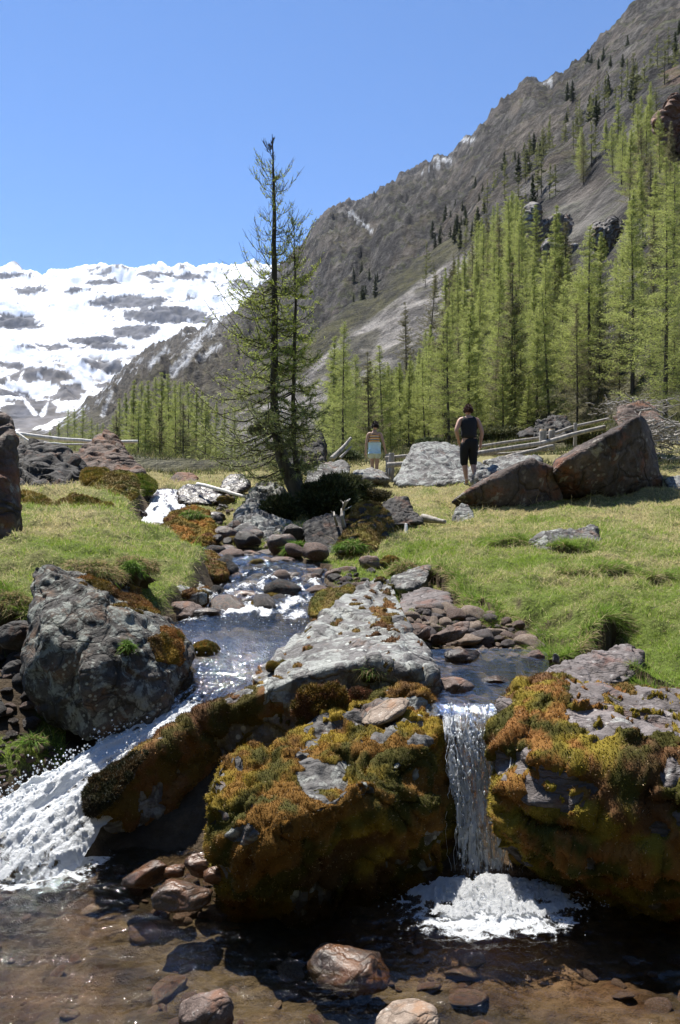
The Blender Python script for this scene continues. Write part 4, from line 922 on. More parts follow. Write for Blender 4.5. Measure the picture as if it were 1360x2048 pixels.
# gravel bar: many loose stones
pool_m = [stone_arrays(700 + i, 3) for i in range(9)]
def inpoly(x, y, poly):
    ins = np.zeros(len(x), bool); n = len(poly)
    for i in range(n):
        x1, y1 = poly[i]; x2, y2 = poly[(i + 1) % n]
        cnd = ((y1 > y) != (y2 > y)) & (x < (x2 - x1) * (y - y1) / (y2 - y1 + 1e-9) + x1)
        ins ^= cnd
    return ins
_cache = {}
def scatter(n, poly, wr, mats, name, label, group, seed, sink=.35, flat=.55, mind=.6, cat='stone'):
    """stones resting on the ground inside a patch of it"""
    rs = np.random.RandomState(seed)
    ok = np.where(inpoly(ppx, ppy, poly))[0]
    if not len(ok): return
    got = []
    for i in rs.permutation(ok):
        if len(got) >= n: break
        p = GV[i]; w_ = wr[0] + (wr[1] - wr[0]) * rs.rand() ** 2.2
        if any(np.hypot(*(p[:2] - q[:2])) < mind * (w_ + qw) / 2 for q, qw in got): continue
        got.append((p, w_))
    for p, w_ in got:
        j = rs.randint(9); mt = mats[rs.randint(len(mats))]
        key = (j, mt)
        if key not in _cache:
            V, Ft, N = pool_m[j]; _cache[key] = make_mesh(name, V, Ft, M[mt])
        o = link(name, _cache[key], loc=p + [0, 0, w_ * .5 * flat * (1 - sink * 2) * .5])
        o.scale = (w_ / 2, w_ / 2 * (.6 + .4 * rs.rand()), w_ / 2 * flat * (.7 + .6 * rs.rand()))
        o.rotation_euler = (rs.randn() * .25, rs.randn() * .25, rs.rand() * 6.28)
        lk = {'stone_tan': 'pale tan', 'stone_brown': 'dull brown', 'rock_purple': 'purple grey', 'rock_wet': 'glossy brown', 'rock_wetdark': 'blackish wet', 'rock_dark': 'dark grey'}[mt]
        sz = 'small' if w_ < wr[0] + .25 * (wr[1] - wr[0]) else 'larger'
        tag(o, sz + ' ' + lk + ' ' + label, cat, group)
scatter(170, [(815, 1228), (870, 1215), (960, 1225), (1060, 1262), (1085, 1300), (1050, 1300), (960, 1290), (860, 1285), (820, 1262)], (.07, .24), ['stone_tan', 'stone_brown', 'stone_tan', 'rock_purple'], 'gravel_stone', 'stone on the gravel bar under the right bank', 'stones of the gravel bar', 11, mind=.42, sink=.1)
scatter(120, [(430, 1060), (600, 1085), (640, 1110), (640, 1210), (600, 1240), (380, 1240), (420, 1180), (420, 1100)], (.12, .42), ['stone_brown', 'rock_wetdark', 'rock_wet', 'rock_dark'], 'stream_stone', 'stone in the stream between the cascade and the rapids', 'stones of the upper stream', 12, sink=-.3, flat=.65, mind=.5)
scatter(40, [(640, 1140), (760, 1140), (740, 1180), (600, 1240), (560, 1200)], (.07, .2), ['stone_brown', 'rock_wetdark'], 'stream_stone', 'stone beside the rapids behind the pale slab', 'stones behind the pale slab', 13, sink=-.1)
scatter(40, [(430, 980), (500, 985), (480, 1080), (425, 1070)], (.12, .35), ['stone_brown', 'rock_wetdark', 'rock_dark'], 'stream_stone', 'stone in the right branch of the upper cascade', 'stones of the upper cascade', 14, sink=-.1)
scatter(70, [(-40, 1460), (75, 1470), (130, 1530), (60, 1590), (-60, 1640)], (.03, .11), ['rock_wet', 'rock_wetdark', 'stone_brown'], 'wet_pebble', 'pebble on the bank left of the white cascade', 'pebbles left of the cascade', 15)
scatter(110, [(815, 1236), (1080, 1262), (1085, 1305), (830, 1300)], (.04, .10), ['stone_tan', 'stone_brown', 'stone_tan'], 'gravel_stone', 'pebble between the larger stones of the gravel bar', 'pebbles of the gravel bar', 19, mind=.4, sink=.1)
scatter(45, [(-60, 1270), (80, 1270), (66, 1400), (90, 1460), (-60, 1470)], (.08, .30), ['rock_dark', 'rock_wetdark', 'stone_brown'], 'hollow_stone', 'stone in the dark hollow left of the tall boulder', 'stones of the hollow at the left edge', 20, mind=.5, sink=.1)
scatter(210, [(-100, 1790), (1460, 1790), (1460, 2300), (-100, 2300)], (.03, .17), ['rock_wet', 'stone_brown', 'rock_wet', 'stone_tan'], 'bed_stone', 'stone lying on the bed of the clear pool', 'stones on the pool bed', 16, sink=.5, flat=.35)
scatter(36, [(240, 1720), (440, 1740), (480, 1830), (330, 1850), (220, 1800)], (.05, .14), ['rock_wet', 'stone_brown'], 'wet_pebble', 'pebble in the hollow beside the big mossy boulder', 'pebbles beside the mossy boulder', 17)
scatter(45, [(850, 1296), (1070, 1300), (1060, 1340), (1000, 1400), (880, 1400)], (.04, .14), ['stone_brown', 'rock_wet', 'stone_tan'], 'bed_stone', 'pebble on the bed of the side channel', 'pebbles in the side channel', 18, sink=.5, flat=.4)

# ------------------------------------------------------------------ water
def ribbon(name, c, ncol, mat, label, cat, seed, edge=.10, lift=0.0, amp=1.0, zend=None):
    L, Rr, ex = c
    d = (Rr - L); wdt = np.linalg.norm(d, axis=1)[:, None]; dn = d / wdt
    L = L - dn * edge; Rr = Rr + dn * edge
    s = np.linspace(0, 1, ncol)[None, :, None]
    # refine along the course by depth
    k = np.linspace(0, len(L) - 1, len(L) * 3); idx = np.arange(len(L))
    L = np.stack([np.interp(k, idx, L[:, j]) for j in range(3)], 1); Rr = np.stack([np.interp(k, idx, Rr[:, j]) for j in range(3)], 1)
    ex = np.stack([np.interp(k, idx, ex[:, j]) for j in range(2)], 1)
    V = L[:, None] * (1 - s) + Rr[:, None] * s
    P = V.reshape(-1, 3); nr = len(L)
    fo = np.repeat(ex[:, 0], ncol); tu = np.repeat(ex[:, 1], ncol) * amp
    mid = V[:, ncol // 2]; arc = np.concatenate([[0], np.cumsum(np.linalg.norm(np.diff(mid, axis=0), axis=1))])
    wd = np.linalg.norm(Rr - L, axis=1)
    FC = np.stack([(s[0, :, 0][None] - .5) * wd[:, None], np.repeat(arc[:, None], ncol, 1), np.zeros((nr, ncol))], -1).reshape(-1, 3)
    n = .8 * fbm(FC * [9, 3.0, 1], 4, seed) + .45 * pn(FC * [28, 6, 1], seed + 1) + .30 * pn(FC * [60, 14, 1], seed + 2) + .12 * pn(FC * [90, 50, 1], seed + 3)
    P[:, 2] += tu * n * .8 + lift - (.02 + .06 * np.clip(fo, 0, 1)) * np.tile(np.abs(np.linspace(-1, 1, ncol)) ** 5, nr)
    P[:, 2] += .02 * np.repeat(ex[:, 0], ncol) * np.tile(np.sin(np.linspace(0, math.pi, ncol)), nr)
    f = fo + .38 * fbm(FC * [8, 2.5, 1], 4, seed + 5) - .10
    f = np.clip(f, 0, 1.2)
    me = make_mesh(name, P, grid_faces(nr, ncol), M[mat], attrs={'foam': f})
    o = link(name, me); return o
o = ribbon('stream', main_c, 90, 'stream', '', '', 301); tag(o, 'white and clear stream tumbling over stones from the meadow', 'stream', kind='structure')
o = ribbon('side_channel', side_c, 70, 'side', '', '', 311, edge=.06); tag(o, 'shallow clear side channel beside the gravel bar', 'stream', kind='structure')
# pool
nx, ny = 420, 360
gx = np.linspace(-2.6, 2.6, nx); gy = 1.0 + (3.85 - 1.0) * np.linspace(0, 1, ny)
GX, GY = np.meshgrid(gx, gy); P = np.stack([GX.ravel(), GY.ravel(), np.zeros(nx * ny)], 1)
x, y = proj(P)
def blob(cx, cy, a, b, wq=0): return np.exp(-((x - cx) / a) ** 2 - ((y - cy) / b) ** 2)
fall = blob(985, 1835, 215, 62); left = blob(20, 1720, 250, 95)
turb = .0065 + .012 * left + .010 * fall
P[:, 2] = turb * (fbm(P * [7, 12, 1], 4, 321) + .5 * pn(P * [22, 34, 1], 322)) + .004 * np.sin(P[:, 1] * 50 + 3 * pn(P * 3, 5)) * (.3 + .7 * sstep(500, 100, x))
foam = np.clip(.80 * left + .45 * blob(100, 1690, 130, 50) + .95 * fall - .10 + .22 * fbm(P * [14, 20, 1], 3, 323), 0, 1.2)
me = make_mesh('pool_water', P, grid_faces(ny, nx), M['pool'], attrs={'foam': foam})
tag(link('pool_water', me), 'clear brown pool rippling below both cascades', 'water', kind='structure')
# narrow waterfall: a broken curtain following its arc
fparts = []
t_ = NT('foam'); co = t_.n('TexCoord').outputs['Object']
bb = t_.bump(t_.noise(co, 70, 6, .85), 1.0, .03)
p_ = t_.n('BsdfPrincipled', {'Base Color': (.93, .95, .97, 1), 'Roughness': .4, 'Normal': bb}).outputs[0]
tr_ = t_.n('BsdfTranslucent', {'Color': (.93, .95, .97, 1)}).outputs[0]
M['foam'] = t_.done(t_.n('MixShader', {0: .3, 1: p_, 2: tr_}).outputs[0])
t_ = NT('water drops'); 
gl_ = t_.n('BsdfGlossy', {'Color': (1, 1, 1, 1), 'Roughness': .08}).outputs[0]; df_ = t_.n('BsdfDiffuse', {'Color': (.85, .88, .9, 1)}).outputs[0]; tp_ = t_.n('BsdfTransparent', {'Color': (.9, .93, .95, 1)}).outputs[0]
M['drops'] = t_.done(t_.n('MixShader', {0: .35, 1: t_.n('MixShader', {0: .4, 1: tp_, 2: gl_}).outputs[0], 2: df_}).outputs[0])
def curtain(seed, x0, x1, off, nr=260, nc=110, foamb=.5):
    tq = np.linspace(0, 1, nr); lip = at(940, 1425, 3.84); base_z = -.01
    yy = 3.86 + off - .03 * 0 - .30 * tq ** .7 - .02 * tq
    zz = lip[2] + .03 - (lip[2] + .03 - base_z) * tq ** 1.35
    yy[tq < .06] = 3.86 + off - .30 * tq[tq < .06] ** .7
    xl = np.interp(tq, [0, .1, .5, .8, 1], [x0 - 12, x0, x0 + 12, x0 + 30, x0 + 38]); xr = np.interp(tq, [0, .1, .5, .8, 1], [x1 + 8, x1, x1 + 2, x1 - 2, x1 + 6])
    XL = (xl - CX) / F * yy; XR = (xr - CX) / F * yy
    s = np.linspace(0, 1, nc)[None]
    X = XL[:, None] * (1 - s) + XR[:, None] * s
    P = np.stack([X, np.repeat(yy[:, None], nc, 1), np.repeat(zz[:, None], nc, 1)], -1).reshape(-1, 3)
    st = pn(P * [34, 5, 3], seed) + .6 * pn(P * [75, 9, 12], seed + 1) + .4 * pn(P * [60, 20, 45], seed + 2)
    P[:, 1] += .016 * st - .01 * np.tile(np.sin(np.linspace(0, math.pi, nc)), nr)
    tt_ = np.repeat(tq, nc)
    edge_ = np.tile(np.abs(np.linspace(-1, 1, nc)), nr)
    f = foamb + .15 * tt_ + .30 * st - .10 + .25 * pn(P * [30, 8, 9], seed + 8) - .3 * sstep(.12, .0, tt_)
    return P, grid_faces(nr, nc), np.clip(f, 0, 1.2)
A_ = curtain(331, 884, 1004, 0, foamb=.50); B_ = curtain(341, 890, 1000, .03, foamb=.34)
rs = np.random.RandomState(345); ns, K = 95, 44
tq = np.linspace(0, 1, K)[None]; s0 = rs.rand(ns, 1); st0 = rs.rand(ns, 1) ** 2 * .55; st1 = np.clip(st0 + .25 + .8 * rs.rand(ns, 1), 0, 1)
tv = st0 + (st1 - st0) * tq
yq = 3.845 - .30 * tv ** .7 + rs.randn(ns, 1) * .012; zq = at(940, 1425, 3.84)[2] * (1 - tv ** 1.35) + .01
pq = (886 + 30 * tv) + (s0 + .05 * np.sin(tv * 9 + rs.rand(ns, 1) * 6.28) * (.3 + tv) + .10 * rs.randn(ns, 1) * tv + .012 * rs.randn(ns, K).cumsum(1)) * 112
C_ = np.stack([(pq - CX) / F * yq, yq + .004 * rs.randn(ns, K), zq], -1)
rq = (.0012 + .0065 * rs.rand(ns, 1) ** 3) * (.7 + .35 * np.sin(tv * (8 + 10 * rs.rand(ns, 1)) + rs.rand(ns, 1) * 6) + .15 * rs.rand(ns, K)) * np.sin(np.clip(tq * .96 + .02, 0, 1) * math.pi) ** .35
SV, SF = tubes(C_, rq, 5)
Pq = np.concatenate([A_[0], B_[0], SV]); fq = np.concatenate([A_[1], B_[1] + len(A_[0]), SF + len(A_[0]) + len(B_[0])])
me = make_mesh('waterfall', Pq, fq, M['fall'], attrs={'foam': np.concatenate([A_[2], B_[2], .62 + .3 * np.repeat(rs.rand(ns), K * 5)])})
tag(link('waterfall', me), 'narrow glittering waterfall dropping between the mossy boulders', 'waterfall')
# foam mound
nx, ny = 260, 140
GX, GY = np.meshgrid(np.linspace(.15, 1.25, nx), np.linspace(2.9, 3.62, ny)); P = np.stack([GX.ravel(), GY.ravel(), 0 * GX.ravel()], 1)
x, y = proj(P)
hgt = .030 * np.exp(-((x - 970) / 80) ** 2 - ((P[:, 1] - 3.44) / .10) ** 2) + .022 * np.exp(-((x - 900) / 60) ** 2 - ((P[:, 1] - 3.34) / .08) ** 2) + .022 * np.exp(-((x - 1060) / 60) ** 2 - ((P[:, 1] - 3.36) / .09) ** 2) + .034 * np.exp(-((x - 985) / 200) ** 4 - ((P[:, 1] - 3.28) / .16) ** 4)
P[:, 2] = hgt * (1 + .6 * fbm(P * 9, 4, 351) + .2 * np.abs(pn(P * 40, 352))) - .008 - .032 * np.abs(fbm(P * 13, 4, 356)) + .005 * pn(P * 70, 353) * (hgt > .01)
FF = grid_faces(ny, nx); FF = FF[(P[FF, 2] > .004 + .012 * np.abs(pn(P[FF[:, 0]] * 30, 355))[:, None]).all(1)]
me = make_mesh('foam', P, FF, M['foam']); tag(link('foam', me), 'mound of white foam where the narrow waterfall lands', 'foam', kind='stuff')
# droplets and bubbles
bm = bmesh.new(); bmesh.ops.create_icosphere(bm, subdivisions=1, radius=1.0)
IV = np.array([v.co[:] for v in bm.verts]); IF = np.array([[v.index for v in f.verts] for f in bm.faces]); bm.free()
def balls(C, r, stretch=None):
    n = len(C); s = np.broadcast_to(np.asarray(r)[:, None, None], (n, len(IV), 1))
    V = C[:, None] + IV[None] * s * (stretch if stretch is not None else 1)
    return V.reshape(-1, 3), (IF[None] + np.arange(n)[:, None, None] * len(IV)).reshape(-1, 3)
rs = np.random.RandomState(9)
C = []
L, Rr, ex = main_c
for i in range(13 * 24, len(L) - 10, 2):
    for _ in range(11):
        s = rs.rand(); s = s * .25 if rs.rand() < .5 else s
        p = L[i] * (1 - s) + Rr[i] * s; p = p + [rs.randn() * .015, rs.randn() * .02, .02 + abs(rs.randn()) * .035]; C.append(p)
for i in range(8 * 24, 13 * 24, 2):
    for _ in range(5):
        s = rs.rand(); p = L[i] * (1 - s) + Rr[i] * s; C.append(p + [0, 0, abs(rs.randn()) * .012])
C = np.array(C); v1 = balls(C, .0025 + .005 * rs.rand(len(C)) ** 2)
n = 260; tq = rs.rand(n); C = np.stack([((890 + 22 * tq + rs.rand(n) * 105) - CX) / F * (3.8 - .25 * tq), 3.84 - .28 * tq ** .7 + rs.randn(n) * .012 - .02, .66 * (1 - tq ** 1.35) + .02], 1)
v2 = balls(C, .0025 + .006 * rs.rand(n) ** 2, np.array([.8, .8, 1.7]))
n = 1500; C = np.stack([.66 + rs.randn(n) * .17, 3.27 + rs.randn(n) * .09, .0 + 0 * rs.rand(n)], 1)
x_, y_ = proj(C); C[:, 2] = .002 + .10 * rs.rand(n) ** 3 * np.exp(-((x_ - 970) / 90) ** 2)
v3 = balls(C, .0012 + .0022 * rs.rand(n) ** 2)
Vv, Ff, _ = cat_geo([v1, v2, v3])
me = make_mesh('spray', Vv, Ff, M['drops']); tag(link('spray', me), 'flying drops and bubbles round both cascades', 'spray', kind='stuff')
# ------------------------------------------------------------------ grass
rs = np.random.RandomState(77)
def blades(name, n, region, hgt, wid, label, seed, greenf=None, lean=.5, clump=.0, seg=2):
    rs = np.random.RandomState(seed)
    wgt = region(GV, ppx, ppy) * isgrass
    # area weighted, nearer ground gets more blades
    A = (GV[:, 1] ** 2) / (.5 + GV[:, 1] ** 1.65)
    pr = wgt * A; pr = pr / pr.sum()
    idx = rs.choice(len(GV), n, p=pr)
    du = .0022 * GV[idx, 1]; P = GV[idx].copy()
    j = rs.rand(n, 2) - .5; P[:, 0] += j[:, 0] * du * 1.2; P[:, 1] += j[:, 1] * GV[idx, 1] * .005
    P[:, 2] += (j[:, 1] * GV[idx, 1] * .005) * 0 - .004
    g = greenness(P, WD[idx]) if greenf is None else greenf(P)
    isg = rs.rand(n) < g
    tuf = .55 + .8 * np.clip(fbm(P * 5, 2, seed + 1) + .4, 0, 1.3)
    h = hgt * tuf * (.5 + rs.rand(n)) * np.clip(P[:, 1] / 7, .8, 1.35)
    D = rs.randn(n, 3) * lean; D[:, 2] = 1; D[:, 1] -= .15
    st = GN[idx]; D += st * .8
    D[~isg] += rs.randn((~isg).sum(), 3) * .5; D[:, 2] = np.abs(D[:, 2])
    # hang over the undercut banks
    over = (st[:, 2] < .75)[:, None]; D = np.where(over, D * [1, 1, .1] + st * [1.2, 1.2, -.6], D)
    D /= np.linalg.norm(D, axis=1)[:, None]
    W = wid * np.clip(P[:, 1] / 7, .8, 2.2)
    V, Fs = spikes(P, D, h, W, rs, 2, .35)
    cg = np.array([.20, .30, .045])[None] * (.65 + .7 * rs.rand(n, 1)) + np.array([.05, .02, 0])[None] * rs.rand(n, 1)
    cs = np.array([.64, .55, .30])[None] * (.55 + .6 * rs.rand(n, 1))
    c = np.where(isg[:, None], cg, cs)
    c = np.repeat(c, 5, 0)
    me = make_mesh(name, V, Fs, M['grassm'], col=np.clip(c, 0, .9)); o = link(name, me)
    return tag(o, label, 'grass', kind='stuff')
blades('grass', 300000, lambda P, x, y: ((x > 560) & (x < 1420) & (y > 930)) * 1.0, .040, .0017, 'short green and straw grass on the right bank and meadow', 401)
blades('grass', 170000, lambda P, x, y: ((x > -60) & (x <= 560) & (y > 930)) * 1.0, .042, .0017, 'short mossy grass on the left bank', 402)
blades('dry_grass', 17000, lambda P, x, y: ((x > -60) & (x < 1420) & (y > 930)) * (fbm(P * 1.3, 2, 44) > .15), .11, .0016, 'longer dry straw stalks standing in the turf', 403, greenf=lambda P: np.full(len(P), .12), lean=.7)
# turf hanging over the undercut bank edge, and tufts on rocks
def tuft(px, py, Y, wpx, hpx, n, gfrac, label, seed, L=.07, name='grass_tuft', hang=.5):
    rs = np.random.RandomState(seed); c = at(px, py, Y); wx = wpx / F * Y / 2; hz = hpx / F * Y / 2
    th = rs.rand(n) * 2 * math.pi; r = np.sqrt(rs.rand(n)); ph = rs.rand(n)
    N = np.stack([np.cos(th) * r, np.sin(th) * r, np.sqrt(1 - r * r + 1e-6)], 1)
    P = N * [wx, wx * .8, hz] + [0, 0, -hz * .6]
    bp_ = .45 * fbm(N * 1.7, 3, seed)
    P = P * (1 + bp_)[:, None]
    D = N * [1, 1, .5] + rs.randn(n, 3) * .7; D[:, 2] -= hang * (r > .45) * 1.3; L = L * .7
    D /= np.linalg.norm(D, axis=1)[:, None]
    V, Fs = spikes(P, D, L * (.5 + rs.rand(n)), .0016 * max(1, Y / 5), rs, 2, .4)
    isg = rs.rand(n) < gfrac
    col = np.where(isg[:, None], np.array([.12, .21, .03])[None] * (.6 + .8 * rs.rand(n, 1)), np.array([.42, .33, .17])[None] * (.5 + .7 * rs.rand(n, 1)))
    col = np.repeat(col, 5, 0)
    # soil core under the blades
    V2, F2, N2 = stone_arrays(seed, 3); V2 = V2 * (1 + .45 * fbm(V2 * 1.7, 3, seed))[:, None] * [wx * .95, wx * .75, hz * .9] + [0, 0, -hz * .75]
    Vv, Ff, cc = cat_geo([(V, Fs, col), (V2, F2, np.tile([.07, .055, .025], (len(V2), 1)))])
    me = make_mesh(name, Vv, Ff, M['grassm'], col=np.clip(cc, 0, .9)); o = link(name, me, loc=c)
    return tag(o, label, 'grass tuft')
k = 900
for a_ in [(590, 1095, 9.6, 52, 40, 1500, .95, 'bright green tuft at the water edge below the tree'), (815, 1135, 7.9, 70, 40, 2000, .3, 'straw coloured tuft behind the far tip of the pale slab'), (745, 1335, 4.2, 60, 40, 1500, .4, 'small grass tuft growing in the front edge of the pale slab'),
           (180, 1140, 5.5, 150, 70, 6000, .25, 'dry orange yellow grass cap on the tall lichened boulder'), (265, 1130, 6.0, 110, 60, 4000, .3, 'dry straw grass behind the lichened boulder'), (25, 1205, 5.4, 90, 80, 4500, .3, 'straw turf hanging over the hollow at the left edge'),
           (66, 1478, 4.15, 50, 14, 700, .75, 'small bright green tuft left of the cascade'), (262, 1135, 5.6, 40, 50, 900, .95, 'dark green leafy sprig in the dry grass cap'), (385, 1030, 11.3, 60, 26, 1800, .7, 'yellow green grass on the crown of the orange mossy rock'),
           (255, 1290, 4.35, 26, 24, 300, .95, 'tiny green sprig on the face of the lichened boulder'), (700, 1090, 9.6, 60, 30, 1500, .9, 'green tuft in front of the right dark boulder')]:
    tuft(*a_[:8], seed=k, L=.05 if a_[2] < 7 else .09, hang=.9); k += 1

LN = ['shaggy turf lip behind the bedrock slab', 'turf lip above the middle of the gravel bar', 'deep undercut turf lip at the right end of the gravel bar', 'grassy lip hanging over the broad ledged boulder', 'straw turf lip over the dark hollow at the left edge', 'low turf step across the right meadow', 'brown turf lip under the flat grey slab edge']
for li, (pts, h) in enumerate(LIPS):
    rs = np.random.RandomState(950 + li); path = LIPP[li][0]; sl_ = np.linalg.norm(np.diff(path, axis=0), axis=1); tot = sl_.sum()
    n = int(tot * (5200 if path[:, 1].mean() < 6.4 else 3000)); s = rs.rand(n) * tot; cs = np.concatenate([[0], np.cumsum(sl_)])
    X = np.interp(s, cs, path[:, 0]); Y = np.interp(s, cs, path[:, 1]); ii = np.clip(np.searchsorted(cs, s) - 1, 0, len(sl_) - 1)
    tg = np.diff(path, axis=0)[ii] / sl_[ii][:, None]; nm_ = np.stack([tg[:, 1], -tg[:, 0]], 1)
    off = rs.randn(n) * .06 - .02 + .05 * pn(np.stack([X, Y, 0 * X], 1) * 5, 7)
    X = X + nm_[:, 0] * off; Y = Y + nm_[:, 1] * off; Z = ground(X, Y) + .004
    P = np.stack([X, Y, Z], 1)
    dn = np.clip(.5 + off * 8, 0, 1)[:, None]
    D = np.concatenate([nm_ * (.35 + .5 * dn), .55 - 1.0 * dn], 1) + rs.randn(n, 3) * .38; D /= np.linalg.norm(D, axis=1)[:, None]
    L = (.04 + .065 * rs.rand(n)) * (1 + .4 * pn(P * 6, 9)) * max(1, path[:, 1].mean() / 7)
    V, Fs = spikes(P, D, L, .0016 * max(1, path[:, 1].mean() / 6), rs, 2, .3)
    gf = np.clip(greenness(P, np.full(n, .5)) * (1.15 - .75 * dn[:, 0]) - .05, .05, .9); isg = rs.rand(n) < gf
    c = np.where(isg[:, None], np.array([.19, .29, .045])[None] * (.6 + .7 * rs.rand(n, 1)), np.array([.56, .46, .25])[None] * (.4 + .7 * rs.rand(n, 1)))
    tag(link('turf_edge', make_mesh('turf_edge', V, Fs, M['grassm'], col=np.repeat(c, 5, 0))), LN[li], 'turf edge', kind='stuff')
# low growth on the valley floor
rs = np.random.RandomState(970); src = np.concatenate([GV[(GV[:, 1] > 19) & (ppx > 150)], MV.reshape(-1, 3)[(MV[..., 1].ravel() < 75) & (MV[..., 1].ravel() > 34)]])
den = fbm(src / 2.2, 3, 971); src = src[(den > .02)]
P = src[rs.randint(len(src), size=60000)] + rs.randn(60000, 3) * [.15, .3, .02]
D = rs.randn(60000, 3) * .6 + [0, 0, 1]; D /= np.linalg.norm(D, axis=1)[:, None]
V, Fs = spikes(P, D, (.10 + .25 * rs.rand(60000)) * np.clip(P[:, 1] / 30, .5, 1.6), .02 * np.clip(P[:, 1] / 30, .6, 2), rs)
c = np.array([[.08, .10, .03], [.14, .15, .05], [.20, .18, .08], [.06, .06, .03]])[rs.randint(4, size=60000)] * (.6 + .7 * rs.rand(60000, 1))
tag(link('undergrowth', make_mesh('undergrowth', V, Fs, M['grassm'], col=np.repeat(c, 3, 0))), 'low heath and scrub on the valley floor under the larches', 'undergrowth', kind='stuff')

# ------------------------------------------------------------------ trees
def branch_set(H, n, prof, rs, droop=.25, rise=.3, kseg=6, az=None, hmin=.05, pw=1.0):
    """branch centre lines (n,k,3)"""
    hh = hmin + (1 - hmin) * rs.rand(n) ** pw; hh = np.clip(hh, hmin, .985)
    a = rs.rand(n) * 2 * math.pi if az is None else az(rs, n, hh)
    Lb = prof(hh, a) * (.35 + .75 * rs.rand(n))
    t = np.linspace(0, 1, kseg)[None]
    r = Lb[:, None] * t
    up = -droop * (1 - hh)[:, None] * np.sin(t * math.pi * .8) * Lb[:, None] + (rise * hh[:, None] + .12) * (t ** 2) * Lb[:, None]
    wob = rs.randn(n, kseg) * .03 * Lb[:, None] * t
    X = np.cos(a)[:, None] * r - np.sin(a)[:, None] * wob; Y = np.sin(a)[:, None] * r + np.cos(a)[:, None] * wob
    Z = hh[:, None] * H + up + rs.randn(n, kseg) * .015 * Lb[:, None]
    return np.stack([X, Y, Z], -1), Lb, hh
def larch_parts(H, rad, seed, nb=150, ntuft=9000, tl=.13, greens=((.29, .34, .08), (.43, .46, .16)), bare=.0, bright=1.0, low=.12, brown=.1, dens_pow=.9, tw=.055):
    rs = np.random.RandomState(seed)
    prof = lambda h, a: rad * np.clip(1.0 - h, 0, 1) ** .95 * 1.1 * (.35 + .65 * sstep(0, .25, h)) * (1 + .25 * np.sin(a * 2 + seed)) + .06 * rad
    kt = 14; tz = np.linspace(0, 1, kt)
    bend = np.stack([np.sin(tz * 2.2 + seed) * .012 * H * tz, np.cos(tz * 1.7 + seed) * .012 * H * tz, tz * H], 1)
    tr = tubes(bend[None], (.011 * H * (1 - tz * .93) + .004)[None], 7)
    B, Lb, hh = branch_set(H, nb, prof, rs, hmin=low, pw=dens_pow)
    ox = np.interp(hh, tz, bend[:, 0]); oy = np.interp(hh, tz, bend[:, 1])
    B[..., 0] += ox[:, None]; B[..., 1] += oy[:, None]
    br = tubes(B, np.linspace(1, .25, B.shape[1])[None] * (.0013 * H * np.clip(Lb / rad, .3, 1))[:, None], 3)
    V1, F1, _ = cat_geo([tr, br])
    # needle sprays along the branches and on side twigs
    i = rs.choice(nb, ntuft, p=Lb / Lb.sum()); t = np.clip(.12 + .88 * rs.rand(ntuft) ** .8, 0, .999) * (B.shape[1] - 1)
    i0 = t.astype(int); f = (t - i0)[:, None]
    P = B[i, i0] * (1 - f) + B[i, np.minimum(i0 + 1, B.shape[1] - 1)] * f
    d = B[i, -1] - B[i, 0]; d /= np.linalg.norm(d, axis=1)[:, None]
    sd = np.stack([-d[:, 1], d[:, 0], 0 * d[:, 0]], 1)
    off = rs.randn(ntuft, 1) * .16 * Lb[i][:, None]
    P = P + sd * off * (1 - .3 * t[:, None] / B.shape[1]) + rs.randn(ntuft, 3) * .02 * rad; P[:, 2] -= np.abs(off[:, 0]) * .25
    D = sd * np.sign(off) + d * .6 + rs.randn(ntuft, 3) * .6; D /= np.linalg.norm(D, axis=1)[:, None]
    V2, F2 = spikes(P - D * tl * .5, D, tl * (.5 + rs.rand(ntuft)), tl * tw * (1 + rs.rand(ntuft)), rs)
    g0, g1 = np.array(greens[0]), np.array(greens[1])
    mixv = np.clip(.5 + .5 * fbm(P / (rad * .5), 2, seed) + .3 * rs.randn(ntuft), 0, 1)[:, None]
    c = (g0 * (1 - mixv) + g1 * mixv) * bright
    b = rs.rand(ntuft) < brown; c[b] = np.array([.12, .10, .07])
    return (V1, F1), (V2, F2, np.repeat(c, 3, 0))
def larch_variant(seed, **kw):
    (V1, F1), (V2, F2, c2) = larch_parts(seed=seed, **kw)
    return make_mesh('trunk', V1, F1, M['barkfar']), make_mesh('crown', V2, F2, M['needles'], smooth=False, col=np.clip(c2, 0, .9))
LV = [larch_variant(500 + i, H=12.0, rad=[2.9, 2.3, 3.3, 2.2, 2.7][i], nb=210, ntuft=17000, tl=.17, low=[.06, .2, .1, .14, .08][i]) for i in range(5)]
LG = [larch_variant(520 + i, H=12.0, rad=[2.3, 2.7][i], nb=190, ntuft=8000, tl=.24, greens=((.16, .16, .07), (.25, .24, .11)), brown=.35, low=.06) for i in range(2)]
PV = [larch_variant(540 + i, H=8.0, rad=[1.5, 1.8, 1.3][i], nb=130, ntuft=11000, tl=.24, greens=((.035, .05, .022), (.08, .095, .045)), brown=.02, low=.03, tw=.1) for i in range(3)]
def tree(var, name, loc, H, H0, rz, label, cat, group, lean=0, wide=1.0):
    o = empty(name, loc, label, cat, group); o.rotation_euler = (lean * .3, lean, rz)
    s = H / H0; o.scale = (s * wide, s * wide, s)
    link('trunk', var[0], o); link('crown', var[1], o)
    return o
MP = MV.reshape(-1, 3)
